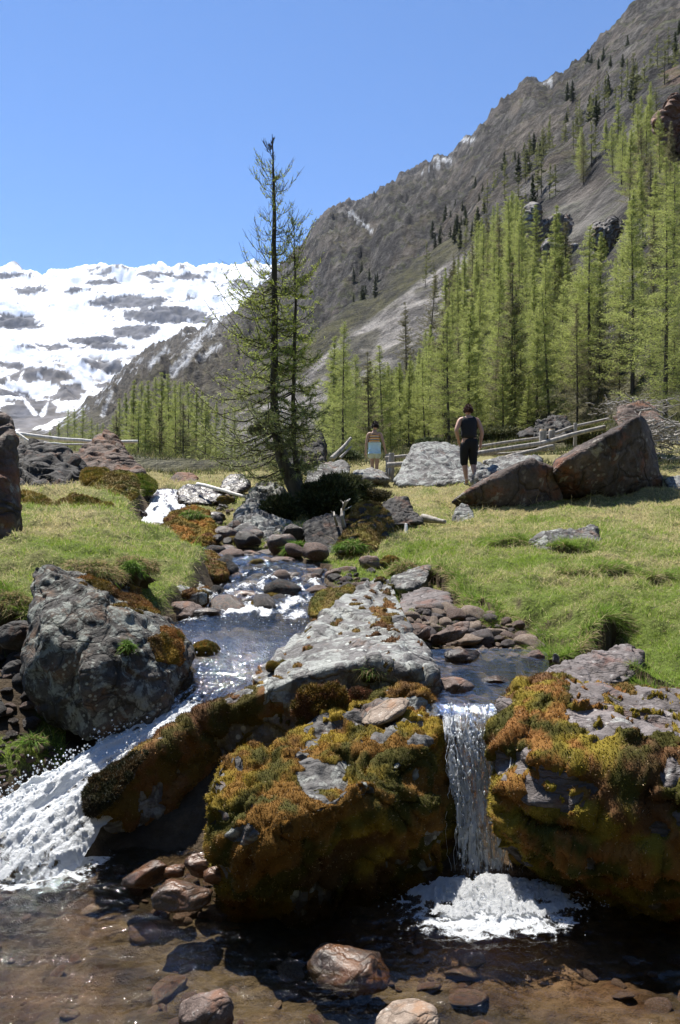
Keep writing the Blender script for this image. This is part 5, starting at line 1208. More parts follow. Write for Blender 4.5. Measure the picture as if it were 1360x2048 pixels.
def pick(poly, n, mind, seed, yr_=(0, 1e9), dens=None):
    rs = np.random.RandomState(seed)
    ok = np.where(inpoly(mpx, mpy, poly) & (MP[:, 1] > yr_[0]) & (MP[:, 1] < yr_[1]))[0]
    # even in world area
    A = MP[ok, 1] ** 2
    order = ok[np.argsort(-np.log(rs.rand(len(ok)) + 1e-12) / A)]
    got = np.zeros((0, 2)); out = []
    for i in order[:60000]:
        p = MP[i]
        if len(got) and (np.hypot(*(got - p[:2]).T) < mind * (1 + p[1] / 400)).any(): continue
        got = np.vstack([got, p[:2]]); out.append(i)
        if len(out) >= n: break
    return out
rs = np.random.RandomState(88)
forest = [(655, 925), (655, 890), (780, 850), (870, 760), (905, 640), (960, 540), (1050, 450), (1130, 370), (1180, 320), (1260, 290), (1420, 240), (1420, 800), (1300, 800), (1200, 845), (1080, 862), (900, 890), (780, 905)]
cl1 = [(1060, 400), (1130, 375), (1240, 370), (1260, 560), (1190, 640), (1090, 600), (1050, 500)]
nL = 0
s1_ = pick(forest, 285, 2.4, 601, (40, 330))
sel = s1_ + pick([(640, 930), (640, 850), (760, 800), (900, 830), (1080, 850), (1090, 875), (900, 905), (760, 915)], 50, 1.8, 602, (50, 115))
def where(x, y):
    if x < 760: return 'right behind the big tree, at the left end of the forest'
    if x > 1290: return 'near the right edge of the photo' + (', high up' if y < 400 else ', low down' if y > 640 else '')
    if y < 360: return 'high on the slope above the pale cliff block'
    if y < 520: return 'beside the pale cliff block' if x > 1020 else 'on the upper left fringe of the forest'
    if y > 800: return 'standing just behind the rail fence' if x > 950 else 'in the row behind the two hikers'
    if y > 660: return 'in the thick of the forest above the fence' if x > 1000 else 'on the slope above the two hikers'
    return 'in the bright belt below the pale cliff block' if x > 1020 else 'along the scree edge of the forest'
for q, i in enumerate(sel):
    x, y = mpx[i], mpy[i]
    if inpoly(np.array([x]), np.array([y]), cl1)[0]: continue
    Hh = (8.5 + 5 * rs.rand()) * np.interp(MP[i, 1], [40, 60, 120, 220, 330], [.68, .78, .88, .66, .55])
    if q >= len(s1_): Hh *= .62
    if x < 850: Hh = min(Hh, 7.2)
    if x > 1180: Hh *= .78
    if y < 400 and rs.rand() < .4: continue
    grey = rs.rand() < .15; v = LG[rs.randint(2)] if grey else LV[rs.randint(5)]
    lb = ('greyish nearly bare larch ' if grey else 'tall fresh green larch ' if Hh > 10.5 else 'short fresh green larch ') + where(x, y)
    tree(v, 'larch_tree', MP[i] - [0, 0, .15], Hh, 12.0, rs.rand() * 6.28, lb, 'tree', 'larches of the forest on the right slope', lean=rs.randn() * .025, wide=.9 + .35 * rs.rand())
# larch clump on the valley floor, left of the big tree
clump = [(232, 958), (440, 958), (430, 930), (240, 930)]
for (px, Yv, H) in [(238, 82, 8), (252, 92, 9.5), (268, 78, 9.5), (282, 95, 11.2), (298, 85, 10.2), (312, 100, 12.2), (322, 76, 10.0), (338, 90, 11.5), (352, 104, 12.2), (362, 80, 9.5), (378, 92, 10.8), (392, 78, 8.8), (405, 98, 10.2), (418, 84, 8.2), (432, 90, 8.4), (448, 96, 8.0), (290, 70, 7.0), (350, 70, 7.4), (410, 70, 6.8), (470, 88, 7.6), (330, 110, 12), (262, 105, 9.5), (385, 110, 11)]:
    z = CZ + Yv * (CY - np.interp(Yv, [60, 110], [953, 944])) / F - .2
    tree(LV[rs.randint(5)], 'larch_tree', ((px - CX) / F * Yv, Yv, z), H, 12.0, rs.rand() * 6.28, 'green larch in the clump on the valley floor left of the big tree', 'tree', 'larches of the clump left of the big tree', wide=1.0)
for (px, Yv, H) in [(118, 150, 8.5), (135, 140, 10), (150, 155, 11), (165, 145, 10.5), (182, 150, 9), (206, 140, 7.5), (196, 160, 8.5), (100, 160, 7)]:
    z = CZ + Yv * (CY - 928) / F - .3
    tree(LV[rs.randint(5)], 'larch_tree', ((px - CX) / F * Yv, Yv, z), H, 12.0, rs.rand() * 6.28, 'small green larch of the far clump above the pointed rock', 'tree', 'larches of the far clump at the left', wide=1.1)
for q_ in range(16):
    Yv = 62 + 40 * rs.rand(); px = 225 + 270 * rs.rand(); z = CZ + Yv * (CY - np.interp(Yv, [60, 110], [953, 944])) / F - .2
    tree((LV + LG)[rs.randint(7)], 'larch_tree', ((px - CX) / F * Yv, Yv, z), 3 + 4 * rs.rand(), 12.0, rs.rand() * 6.28, 'low young larch at the foot of the clump left of the big tree', 'tree', 'young larches left of the big tree', wide=1.3)
# thin far wood high on the slope, one mass
fw = []; LP_ = [larch_parts(12.0, 2.6, 560 + i, nb=30, ntuft=700, tl=.7, greens=((.17, .19, .07), (.27, .28, .11)), brown=.12) for i in range(4)]
for poly, n_, md, sd in (([(1000, 430), (1120, 270), (1230, 170), (1420, 90), (1420, 260), (1240, 330), (1090, 410)], 150, 5, 621), ([(830, 560), (960, 470), (1060, 420), (1000, 520), (880, 640)], 60, 5, 622), ([(930, 470), (1010, 350), (1100, 280), (1100, 400), (1000, 460)], 50, 6, 623)):
    for i in pick(poly, n_, md, sd, (120, 900)):
        (V1, F1), (V2, F2, c2) = LP_[rs.randint(4)]; s_ = (6 + 5 * rs.rand()) / 12 * np.clip(MP[i, 1] / 330, .8, 1.4); a = rs.rand() * 6.28
        Rm = np.array([[math.cos(a), -math.sin(a), 0], [math.sin(a), math.cos(a), 0], [0, 0, 1]]); br_ = .7 + .5 * rs.rand()
        fw.append((V1 @ Rm.T * s_ + MP[i], F1, np.array([.07, .06, .045]))); fw.append((V2 @ Rm.T * s_ + MP[i], F2, c2 * br_))
V, Fq, c = cat_geo(fw); tag(link('far_wood', make_mesh('far_wood', V, Fq, M['needles'], smooth=False, col=np.clip(c, 0, .9))), 'thin pale green larch wood high on the mountainside', 'wood', kind='stuff')
# single larches at the forest edge that can be told apart
def onslope(px, py):
    d = (mpx - px) ** 2 + (mpy - py) ** 2 + (MP[:, 1] < 24) * 1e6; i = int(np.argmin(d)); return MP[i]
for (px, Yv, pyb, H, v, lb) in [(1022, 58, 868, 12.5, LG[0], 'tall thin larch with dark trunk and sparse twigs behind the fence'), (1110, 75, 862, 13, LV[1], 'tall larch with two bare dark stems right of the sparse one'),
                           (1330, 40, 815, 10.5, LV[2], 'large spreading larch with pale twigs at the right edge'), (1265, 48, 830, 11, LV[0], 'broad bright green larch left of the spreading one at the right edge'), (1180, 55, 845, 12.5, LV[4], 'bright green larch above the brushwood pile'),
                           (855, 120, 735, 13, LG[1], 'leaning almost bare larch at the left end of the forest edge'), (812, 125, 757, 11, LG[0], 'leaning bare larch on the scree just left of the tallest leaning one'), (800, 62, 905, 6.8, LV[3], 'narrow young larch right above the hiker in shorts'),
                           (715, 66, 912, 6, LV[1], 'young green larch at the left end of the forest behind the big tree')]:
    p = np.array([(px - CX) / F * Yv, Yv, CZ + (CY - pyb) / F * Yv]) if pyb > 800 else onslope(px, pyb)
    i = int(np.argmin((MP[:, 0] - p[0]) ** 2 + (MP[:, 1] - p[1]) ** 2)); p = np.array([p[0], p[1], MP[i, 2] - .1])
    tree(v, 'larch_tree', p, H, 12.0, rs.rand() * 6, lb, 'tree', None, lean=-.22 if 'leaning' in lb else 0, wide=1.1)
# dark pines on the crags
for poly, n, md, sd in (([(700, 560), (760, 560), (750, 620), (690, 620)], 14, 5, 611), ([(850, 500), (900, 430), (960, 470), (900, 520)], 16, 7, 612), ([(900, 430), (1000, 330), (1080, 300), (1090, 400), (1000, 470), (940, 480)], 40, 8, 613),
                        ([(1080, 300), (1150, 150), (1400, 60), (1400, 200), (1200, 280)], 44, 8, 614), ([(860, 600), (980, 520), (980, 640), (900, 680)], 8, 6, 615)):
    for i in pick(poly, n, md, sd, (60, 900)):
        tree(PV[rs.randint(3)], 'pine_tree', MP[i] - [0, 0, .2], (4.5 + 5 * rs.rand()) * np.clip(MP[i, 1] / 330, .8, 1.5), 8.0, rs.rand() * 6.28, 'small dark pine ' + {611: 'on the rocks above the grassy heath left of the scree', 612: 'at the top of the scree tongue', 613: 'on the crags left of the upper forest', 614: 'on the high crags at the upper right', 615: 'by the scree edge of the forest'}[sd], 'tree', 'dark pines on the crags')

# the big tree in front: two stems, hand shaped
def big_tree():
    Y0 = 12.8; base = at(602, 1004, Y0)
    root = empty('larch_tree', base, 'tall two stemmed larch with bare top standing in front of the valley', 'tree')
    rs = np.random.RandomState(701); trunks, brs, tufts = [], [], []
    stems = [([(602, 1004), (585, 965), (566, 920), (553, 870), (548, 800), (549, 700), (549, 600), (548, 500), (547, 400), (546, 320), (545, 268)], [.15, .13, .10, .078, .066, .057, .050, .040, .027, .014, .004], 0),
             ([(600, 1000), (596, 950), (588, 890), (587, 800), (589, 700), (591, 600), (590, 520), (588, 440)], [.08, .06, .042, .034, .028, .020, .012, .004], .12)]
    lefts = [(280, 8), (330, 38), (400, 55), (520, 62), (540, 105), (640, 130), (720, 140), (800, 172), (870, 160), (940, 115), (985, 40)]
    rights = [(280, 8), (330, 32), (400, 52), (520, 55), (600, 78), (700, 84), (800, 92), (880, 84), (960, 40), (985, 20)]
    for si, (pts, rr, dy) in enumerate(stems):
        Pp = np.array([at(x, y, Y0 + dy) for x, y in pts]) - base
        k = np.linspace(0, len(Pp) - 1, 60); C = np.stack([np.interp(k, np.arange(len(Pp)), Pp[:, j]) for j in range(3)], 1)
        Rr_ = np.interp(k, np.arange(len(Pp)), rr) * (1 + .10 * pn(C * 9, 5 + si))
        C[:, 0] += .012 * pn(C * 2.5, 8)
        trunks.append(tubes(C[None], Rr_[None], 12))
        n = 180 if si == 0 else 90
        z0, z1 = C[0, 2], C[-1, 2]
        hz = z0 + (z1 - z0) * (.06 + .93 * rs.rand(n) ** .95)
        cx = np.interp(hz, C[:, 2], C[:, 0]); cy = np.interp(hz, C[:, 2], C[:, 1])
        py = CY - (hz + base[2] - CZ) / Y0 * F
        a = rs.rand(n) * 2 * math.pi
        lw = np.interp(py, [q[0] for q in lefts], [q[1] for q in lefts]) / F * Y0; rw = np.interp(py, [q[0] for q in rights], [q[1] for q in rights]) / F * Y0
        s = (1 - np.cos(a)) / 2
        Lb = (rw * (1 - s) + lw * s) * (.6 + .62 * rs.rand(n)) * (1 if si == 0 else .75)
        if si == 0: Lb = np.where(np.cos(a) > 0, Lb * 1.0, Lb)
        K = 9; t = np.linspace(0, 1, K)[None]
        upf = np.where(py < 560, .55, np.where(py < 700, .12, -.12)) + rs.randn(n) * .1
        Z = hz[:, None] + Lb[:, None] * (upf[:, None] * t ** 1.6 - .16 * np.sin(t * math.pi) + .16 * t ** 4)
        wob = rs.randn(n, K).cumsum(1) * .02 * Lb[:, None]
        X = cx[:, None] + np.cos(a)[:, None] * Lb[:, None] * t - np.sin(a)[:, None] * wob
        Yy = cy[:, None] + np.sin(a)[:, None] * Lb[:, None] * t + np.cos(a)[:, None] * wob
        B = np.stack([X, Yy, Z + rs.randn(n, K) * .01], -1)
        brs.append(tubes(B, np.linspace(1, .3, K)[None] * (.004 + .010 * np.clip(Lb, 0, 1.0) * sstep(268, 700, py))[:, None], 4))
        # twigs
        m = 14; bi = np.repeat(np.arange(n), m); tt2 = (.15 + .82 * rs.rand(n * m)) * (K - 1); i0 = tt2.astype(int); f = (tt2 - i0)[:, None]
        Q0 = B[bi, i0] * (1 - f) + B[bi, np.minimum(i0 + 1, K - 1)] * f
        dd = B[bi, -1] - B[bi, 0]; dd /= np.linalg.norm(dd, axis=1)[:, None]
        sgn = np.sign(rs.randn(n * m, 1)); sd = np.stack([-dd[:, 1], dd[:, 0], 0 * dd[:, 0]], 1) * sgn
        TL = (.10 + .22 * rs.rand(n * m)) * np.clip(Lb[bi] / .7, .08, 1.3)
        upt = np.where(py[bi] < 560, .6, -.25)[:, None] * np.array([[0, 0, 1.]])
        TD = dd * .6 + sd * .8 + upt + rs.randn(n * m, 3) * .25; TD /= np.linalg.norm(TD, axis=1)[:, None]
        kk = np.linspace(0, 1, 4)[None, :, None]
        T = Q0[:, None] + TD[:, None] * kk * TL[:, None, None]; T[..., 2] += (kk[..., 0] ** 2) * .03
        brs.append(tubes(T, np.linspace(1, .4, 4)[None] * np.full((n * m, 1), .0032), 3))
        # needle tufts: sparse at the top, heavy below
        dens = np.where(py[bi] < 330, 0, .12) + .50 * sstep(500, 620, py[bi]) + .12 * sstep(640, 800, py[bi])
        reps = 13
        ti = np.repeat(np.arange(n * m), reps); keep = rs.rand(len(ti)) < dens[ti]; ti = ti[keep]
        s1 = rs.rand(len(ti))[:, None]; P1 = Q0[ti] + TD[ti] * s1 * TL[ti][:, None]
        keep = rs.rand(len(ti)) < .5; j = rs.rand(keep.sum())[:, None]
        P1[keep] = B[bi[ti[keep]], i0[ti[keep]]] * (1 - j) + B[bi[ti[keep]], np.minimum(i0[ti[keep]] + 1, K - 1)] * j
        D = rs.randn(len(ti), 3) + TD[ti] * .5; D[:, 2] += .3; D /= np.linalg.norm(D, axis=1)[:, None]
        pyt = py[bi[ti]]
        Ln = .035 + .035 * rs.rand(len(ti)) + .02 * sstep(600, 800, pyt)
        Vt, Ft = spikes(P1, D, Ln, .0055 + .0035 * rs.rand(len(ti)), rs)
        patch = fbm(P1 * 1.6, 3, 712)
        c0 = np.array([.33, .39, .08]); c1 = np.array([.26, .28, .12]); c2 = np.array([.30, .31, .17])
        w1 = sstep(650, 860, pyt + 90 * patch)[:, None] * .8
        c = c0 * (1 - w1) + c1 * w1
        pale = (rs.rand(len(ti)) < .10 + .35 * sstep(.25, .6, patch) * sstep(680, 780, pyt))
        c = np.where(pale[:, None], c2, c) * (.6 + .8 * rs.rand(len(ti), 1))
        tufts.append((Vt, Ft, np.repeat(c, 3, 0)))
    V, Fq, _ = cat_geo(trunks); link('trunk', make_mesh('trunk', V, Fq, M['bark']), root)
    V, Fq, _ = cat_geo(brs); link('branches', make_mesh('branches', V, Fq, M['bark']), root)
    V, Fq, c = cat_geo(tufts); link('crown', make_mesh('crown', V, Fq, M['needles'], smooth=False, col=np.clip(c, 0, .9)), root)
    # pale lichen clumps hanging in the lower crown
    for (px, py, w_, h_) in ((521, 853, 24, 36), (538, 838, 16, 26), (548, 893, 36, 16), (505, 860, 16, 20)):
        c0 = at(px, py, Y0 - .25) - base; n = 900
        N = rs.randn(n, 3); N /= np.linalg.norm(N, axis=1)[:, None]
        Pq = c0 + N * (rs.rand(n, 1) ** .4) * [w_ / F * Y0 / 2, .06, h_ / F * Y0 / 2]
        D = rs.randn(n, 3) + [0, 0, -.6]; D /= np.linalg.norm(D, axis=1)[:, None]
        Vt, Ft = spikes(Pq, D, .05, .006, rs)
        c = np.array([.34, .33, .19]) * (.6 + .6 * rs.rand(n, 1))
        link('lichen', make_mesh('lichen', Vt, Ft, M['needles'], smooth=False, col=np.repeat(c, 3, 0)), root)
big_tree()
def shrub(name, px, py, Y, wpx, hpx, n, cols, label, seed, L=.06, cat='shrub', mat='leafdark', w_=.012, flat=.8):
    rs = np.random.RandomState(seed); c = at(px, py, Y); wx = wpx / F * Y / 2; hz = hpx / F * Y / 2
    root = empty(name, c - [0, 0, hz], label, cat)
    N = rs.randn(n, 3); N /= np.linalg.norm(N, axis=1)[:, None]
    lump = 1 + .35 * fbm(N * 2.2, 3, seed)
    P = N * (rs.rand(n, 1) ** .35) * lump[:, None] * [wx, wx * flat, hz] + [0, 0, hz]
    P = P[P[:, 2] > -.1 * hz]; n = len(P)
    D = rs.randn(n, 3) + (P - [0, 0, hz * .6]) / max(wx, hz) * 1.2; D[:, 2] += .4; D /= np.linalg.norm(D, axis=1)[:, None]
    V, Fs = spikes(P, D, L * (.5 + rs.rand(n)), w_ * (.6 + .6 * rs.rand(n)), rs)
    pal = np.array(cols); cc = pal[rs.randint(len(pal), size=n)] * (.6 + .8 * rs.rand(n, 1))
    link('foliage', make_mesh('foliage', V, Fs, M[mat], smooth=False, col=np.repeat(cc, 3, 0)), root)
    m = 40; tb = np.zeros((m, 5, 3)); tt = np.linspace(0, 1, 5)
    tip = P[rs.randint(n, size=m)]
    tb = tip[:, None] * tt[None, :, None] + np.array([0, 0, .02]) + rs.randn(m, 5, 3) * .02 * wx
    V, Fq = tubes(tb, np.full((m, 5), .006 * max(1, wx)), 3)
    link('stems', make_mesh('stems', V, Fq, M['bark']), root)
    return root
DK = [(.04, .055, .02), (.07, .085, .03), (.10, .10, .045), (.03, .04, .015)]
shrub('juniper_shrub', 660, 1005, 12.4, 112, 92, 26000, DK, 'dark dense juniper at the foot of the tall larch', 801, L=.07)
shrub('juniper_shrub', 690, 975, 13.2, 90, 50, 12000, DK + [(.08, .08, .04)], 'lower dark juniper right of the dense one', 802, L=.07)
shrub('juniper_shrub', 560, 1020, 12.0, 70, 60, 9000, DK, 'scraggly dark shrub hanging over the bedrock left of the trunk', 803, L=.07)
shrub('heath_shrub', 745, 992, 13.5, 70, 26, 5000, [(.08, .07, .04), (.12, .10, .05), (.05, .05, .025)], 'brownish heath shrub behind the dark boulders', 804, L=.05)
shrub('heath_shrub', 1060, 905, 30, 60, 40, 7000, [(.10, .12, .03), (.16, .16, .05), (.06, .07, .02)], 'olive heath shrub below the fence post pair', 805, L=.12, w_=.03)
shrub('heath_shrub', 1165, 870, 34, 110, 40, 9000, [(.12, .13, .04), (.18, .17, .06), (.07, .07, .03)], 'olive heath on the slope behind the fence', 806, L=.14, w_=.035)
shrub('heath_shrub', 1000, 868, 44, 100, 26, 7000, [(.07, .08, .03), (.13, .13, .05)], 'dark heath at the foot of the sparse larch', 807, L=.16, w_=.04)
shrub('heath_shrub', 690, 915, 34, 60, 26, 5000, [(.06, .08, .03), (.10, .12, .05)], 'low green shrub left of the hiker in shorts', 808, L=.12, w_=.03)
shrub('heath_shrub', 860, 888, 42, 60, 22, 5000, [(.06, .08, .03), (.10, .12, .05)], 'low green shrub behind the big pale boulder', 809, L=.12, w_=.03)
# ------------------------------------------------------------------ fence, logs, dead wood
def log(name, pts, r0, r1, mat, parent=None, seed=0, label=None, cat=None, origin=None, sides=10):
    Pp = np.array(pts, float); k = np.linspace(0, len(Pp) - 1, 24)
    C = np.stack([np.interp(k, np.arange(len(Pp)), Pp[:, j]) for j in range(3)], 1)
    L = np.linalg.norm(C[-1] - C[0]); C += np.stack([pn(C * 1.5 / L * 3, seed), pn(C * 1.5 / L * 3, seed + 1), pn(C * 1.5 / L * 3, seed + 2)], 1) * .012 * L * .5
    o0 = C[0].copy() if origin is None else np.array(origin); C = C - o0
    rad = np.linspace(r0, r1, 24) * (1 + .12 * pn(C * 4, seed + 3))
    V, Fq = tubes(C[None], rad[None], sides)
    n = len(V); V = np.vstack([V, C[0], C[-1]])
    i = np.arange(sides); j = (i + 1) % sides; l0 = 23 * sides
    caps = np.concatenate([np.stack([np.full(sides, n), j, i], 1), np.stack([np.full(sides, n + 1), l0 + i, l0 + j], 1)])
    me = make_mesh(name, V, [caps, Fq], M[mat]); o = link(name, me, parent, loc=None if parent else o0)
    if label: tag(o, label, cat)
    return o
fo = at(940, 905, 19.6); fe = empty('rail_fence', fo, 'weathered grey pole fence running up to the right behind the hikers', 'fence')
for i, pts in enumerate([[(770, 916, 21.0), (860, 908, 21.0), (960, 893, 20.8), (1080, 876, 21), (1150, 851, 21.4), (1215, 838, 22)], [(775, 930, 20.6), (900, 918, 20.4), (965, 906, 20), (1085, 886, 20.6), (1210, 853, 21.5)], [(965, 909, 20.3), (1020, 907, 20.4), (1090, 897, 20.6)], [(968, 925, 19.5), (1040, 908, 20), (1105, 892, 20.5)]]):
    log('rail', [at(*p) for p in pts], [.05, .07, .04, .06][i], [.04, .06, .035, .05][i], 'wood_grey', fe, 20 + i, origin=fo)
for i, (px, py0, py1, Y, r) in enumerate([(782, 962, 906, 20.9, .085), (774, 958, 908, 21.3, .05), (1085, 895, 862, 20.8, .10), (1103, 893, 861, 21.0, .09), (1150, 885, 846, 21.3, .05)]):
    p = log('post', [at(px, py0 + 8, Y), at(px + 1, py1, Y)], r, r * .92, 'wood_grey', fe, 40 + i, origin=fo)
    if 1080 < px < 1110:
        log('cut_end', [at(px + 1, py1 - .2, Y), at(px + 1, py1 - 3, Y)], r * .9, r * .8, 'wood_cut', p, 50 + i, origin=fo)
log('bleached_pole', [at(32, 868, 17.6), at(120, 879, 17.9), at(200, 884, 18.2), at(276, 884, 18.4)], .055, .04, 'wood_pale', seed=61, label='long bleached pole lying level behind the pointed rock', cat='pole')
log('bleached_pole', [at(88, 886, 17.4), at(130, 889, 17.6), at(172, 889, 17.8)], .03, .022, 'wood_pale', seed=64, label='short thin bleached pole just under the long one', cat='pole')
log('bleached_pole', [at(34, 866, 17.2), at(58, 882, 17.0)], .03, .02, 'wood_pale', seed=65, label='stubby bleached pole slanting at the left end of the long one', cat='pole')
log('dead_branch', [at(663, 918, 20), at(684, 898, 20.2), at(702, 876, 20.4)], .07, .035, 'wood_grey', seed=66, label='grey broken branch slanting up beside the hiker in shorts', cat='branch')
log('dead_branch', [at(680, 916, 20), at(703, 893, 20.3)], .04, .02, 'wood_grey', seed=67, label='thinner grey branch parallel below the slanting one', cat='branch')
log('driftwood', [at(395, 968, 14.2), at(430, 976, 13.8), at(490, 994, 13.2)], .035, .025, 'wood_pale', seed=68, label='bleached branch lying across the rocks left of the tree', cat='branch')
log('bare_twig', [at(1063, 1378, 4.02), at(1042, 1400, 3.88), at(1035, 1450, 3.66), at(1024, 1500, 3.54), at(1018, 1545, 3.46)], .0055, .003, 'wood_pale', seed=69, label='pale bent twig hanging down over the right mossy boulder', cat='twig')
# driftwood root by the dark boulders
def roots(name, base_px, Y, segs, label, seed, mat='wood_grey'):
    rs = np.random.RandomState(seed); root = empty(name, at(*base_px, Y), label, 'stump'); b = at(*base_px, Y)
    for i, (x0, y0, x1, y1, r) in enumerate(segs):
        log('root', [at(x0, y0, Y), at((x0 + x1) / 2 + rs.randn() * 3, (y0 + y1) / 2 + rs.randn() * 3, Y + rs.randn() * .1), at(x1, y1, Y + rs.randn() * .15)], r, r * .35, mat, root, seed + i * 4, origin=b)
roots('driftwood_root', (690, 1035), 10.5, [(688, 1055, 683, 1018, .035), (684, 1035, 690, 1003, .03), (688, 1012, 700, 998, .022), (674, 1050, 668, 1024, .02), (688, 1008, 680, 1000, .014), (690, 1020, 703, 1012, .014), (670, 1030, 662, 1022, .012)], 'twisted bleached root standing between the dark boulders', 71)
hero('rotten_stump', [[(765, 1012, 12.0), (785, 998, 12.3), (805, 996, 12.3), (818, 1015, 12), (840, 1035, 11.7), (850, 1045, 11.5), (800, 1052, 11.3), (770, 1045, 11.5), (800, 1030, 12.8)]], 'rock_dark', 'charred looking rotten stump right of the dark boulders', cat='stump', seed=131, voxel=.022, rough=1.4)
log('fallen_log', [at(845, 1036, 12.2), at(890, 1044, 11.9)], .07, .03, 'wood_grey', seed=73, label='grey splintered log end lying right of the rotten stump', cat='log')
log('small_stake', [at(812, 1070, 11.0), at(812, 1048, 11.1)], .03, .02, 'wood_pale', seed=74, label='little pale stake of wood in the turf', cat='stake')
# brushwood at the right
def brush(name, cx, cy, Y, wpx, hpx, n, label, seed, mat='wood_grey'):
    rs = np.random.RandomState(seed); c = at(cx, cy, Y); W = wpx / F * Y / 2; H = hpx / F * Y / 2
    B = np.zeros((n, 6, 3)); t = np.linspace(0, 1, 6)[None]
    a = rs.rand(n) * 2 * math.pi; L = (.3 + .7 * rs.rand(n)) * W * .8
    p0 = np.stack([rs.randn(n) * W * .5, rs.randn(n) * .5, rs.randn(n) * H * .42], 1)
    d = np.stack([np.cos(a), .4 * np.sin(a), .35 * rs.randn(n)], 1)
    B = p0[:, None] + d[:, None] * (t[..., None] - .5) * L[:, None, None] + rs.randn(n, 6, 3).cumsum(1) * .02 * W
    r = .008 + .035 * rs.rand(n) ** 4
    V, Fq = tubes(B, r[:, None] * np.linspace(1, .5, 6)[None], 5)
    o = link(name, make_mesh(name, V, Fq, M[mat]), loc=c); tag(o, label, 'brushwood', kind='stuff'); return o
brush('brushwood', 1310, 870, 19, 130, 90, 420, 'tangle of grey dead branches at the right behind the largest slab', 81)
brush('brushwood', 1270, 812, 24, 120, 40, 160, 'grey dead twigs on the slope above the largest slab', 82)
hero('red_rock', [[(1228, 838, 21), (1235, 815, 21.5), (1290, 800, 22), (1320, 812, 21.6), (1330, 850, 20.8), (1240, 860, 20.5), (1280, 850, 23)]], 'rock_rust', 'reddish rock among dead branches above the largest slab', cat='rock', seed=133, voxel=.05)
hero('crag_rock', [[(1058, 870, 27), (1070, 840, 28), (1100, 826, 28.5), (1130, 828, 28.5), (1140, 860, 27.5), (1125, 885, 26.5), (1065, 880, 26.5), (1100, 860, 30)]], 'rock_dark', 'dark jagged rock behind the pair of fence posts', cat='rock', seed=134, voxel=.06, rough=1.3, blocky=1)
hero('crag_rock', [[(1032, 868, 29), (1060, 852, 29.5), (1075, 858, 29.4), (1070, 872, 28.6), (1035, 876, 28.4), (1055, 866, 30)]], 'rock_dark', 'low dark rock left of the jagged one', cat='rock', seed=135, voxel=.06)
hero('flat_rock', [[(968, 925, 18.2), (1000, 912, 18.8), (1035, 908, 19), (1060, 918, 18.6), (1040, 930, 18.2), (980, 938, 18), (1010, 925, 19.6)]], 'rock_grey', 'grey rubble rock under the fence right of the hiker in black', cat='rock', seed=136, voxel=.04)
def crag(px, py, wpx, hpx, label, seed, mat='far_rock'):
    p = onslope(px, py + hpx * .4); Y = p[1]
    rs = np.random.RandomState(seed); hulls = []
    for i in range(6):
        cx = px + (rs.rand() - .5) * wpx * .8; cy = py + (rs.rand() - .5) * hpx * .7; w_ = wpx * (.2 + .25 * rs.rand()); h_ = hpx * (.25 + .35 * rs.rand())
        hulls.append([(cx + w_ * math.cos(q) * .5 + rs.randn() * 4, cy + h_ * math.sin(q) * .6 + rs.randn() * 4, Y * (1 - .0 + dyy)) for q in np.linspace(0, 5.5, 6) for dyy in (-.02, .07)])
    return hero('rock_outcrop', hulls, mat, label, cat='rock outcrop', seed=seed, rough=1.0, blocky=1.2, smooth=1, voxel=wpx / F * Y / 70)
crag(1175, 420, 90, 110, 'pale grey cliff block standing out of the larch forest', 141)
crag(1100, 460, 90, 70, 'dark overhanging outcrop left of the pale cliff block', 142)
crag(1215, 470, 70, 70, 'broken tan crag right under the pale cliff block', 143)
crag(1350, 250, 60, 150, 'reddish cliff at the right edge high on the slope', 144, 'rock_far_red')
crag(945, 615, 40, 60, 'small brown crag in the forest edge', 145)
crag(1120, 500, 90, 40, 'low grey ledges below the overhanging outcrop', 146)

# ------------------------------------------------------------------ people
def simple(name, colr, rough=.8, sss=0):
    t = NT(name); co = t.n('TexCoord').outputs['Object']
    c = t.mix(t.ramp(t.noise(co, 9, 4), .3, .7), colr, [x * .8 for x in colr])
    return t.done(t.n('BsdfPrincipled', {'Base Color': c, 'Roughness': rough, 'Specular IOR Level': .3}).outputs[0])
M['skin'] = simple('skin', (.50, .30, .23), .55); M['skin_tan'] = simple('tanned skin', (.46, .29, .21), .55)
M['black'] = simple('black cloth', (.018, .018, .022), .8); M['black2'] = simple('dark trousers', (.012, .012, .014), .8)
M['white'] = simple('white cloth', (.72, .74, .76), .8); M['blue'] = simple('pale blue cloth', (.58, .78, .86), .8); M['cream'] = simple('pale shorts', (.60, .66, .58), .8)
M['hair_red'] = simple('red brown hair', (.085, .028, .018), .5); M['hair_dark'] = simple('dark hair', (.03, .018, .02), .5); M['device'] = simple('black bag', (.02, .02, .02), .4)
t = NT('striped top'); co = t.n('TexCoord').outputs['Object']; z = t.n('SeparateXYZ', {0: co}).outputs[2]
q = t.math('FRACT', t.math('MULTIPLY', z, 14.0))
c = t.mix(t.math('GREATER_THAN', q, .5), (.85, .42, .12), (.03, .03, .05)); c = t.mix(t.math('GREATER_THAN', q, .82), c, (.62, .60, .52))
low_ = t.math('LESS_THAN', z, 1.055); c = t.mix(low_, c, (.85, .38, .12))
M['stripes'] = t.done(t.n('BsdfPrincipled', {'Base Color': c, 'Roughness': .8}).outputs[0])
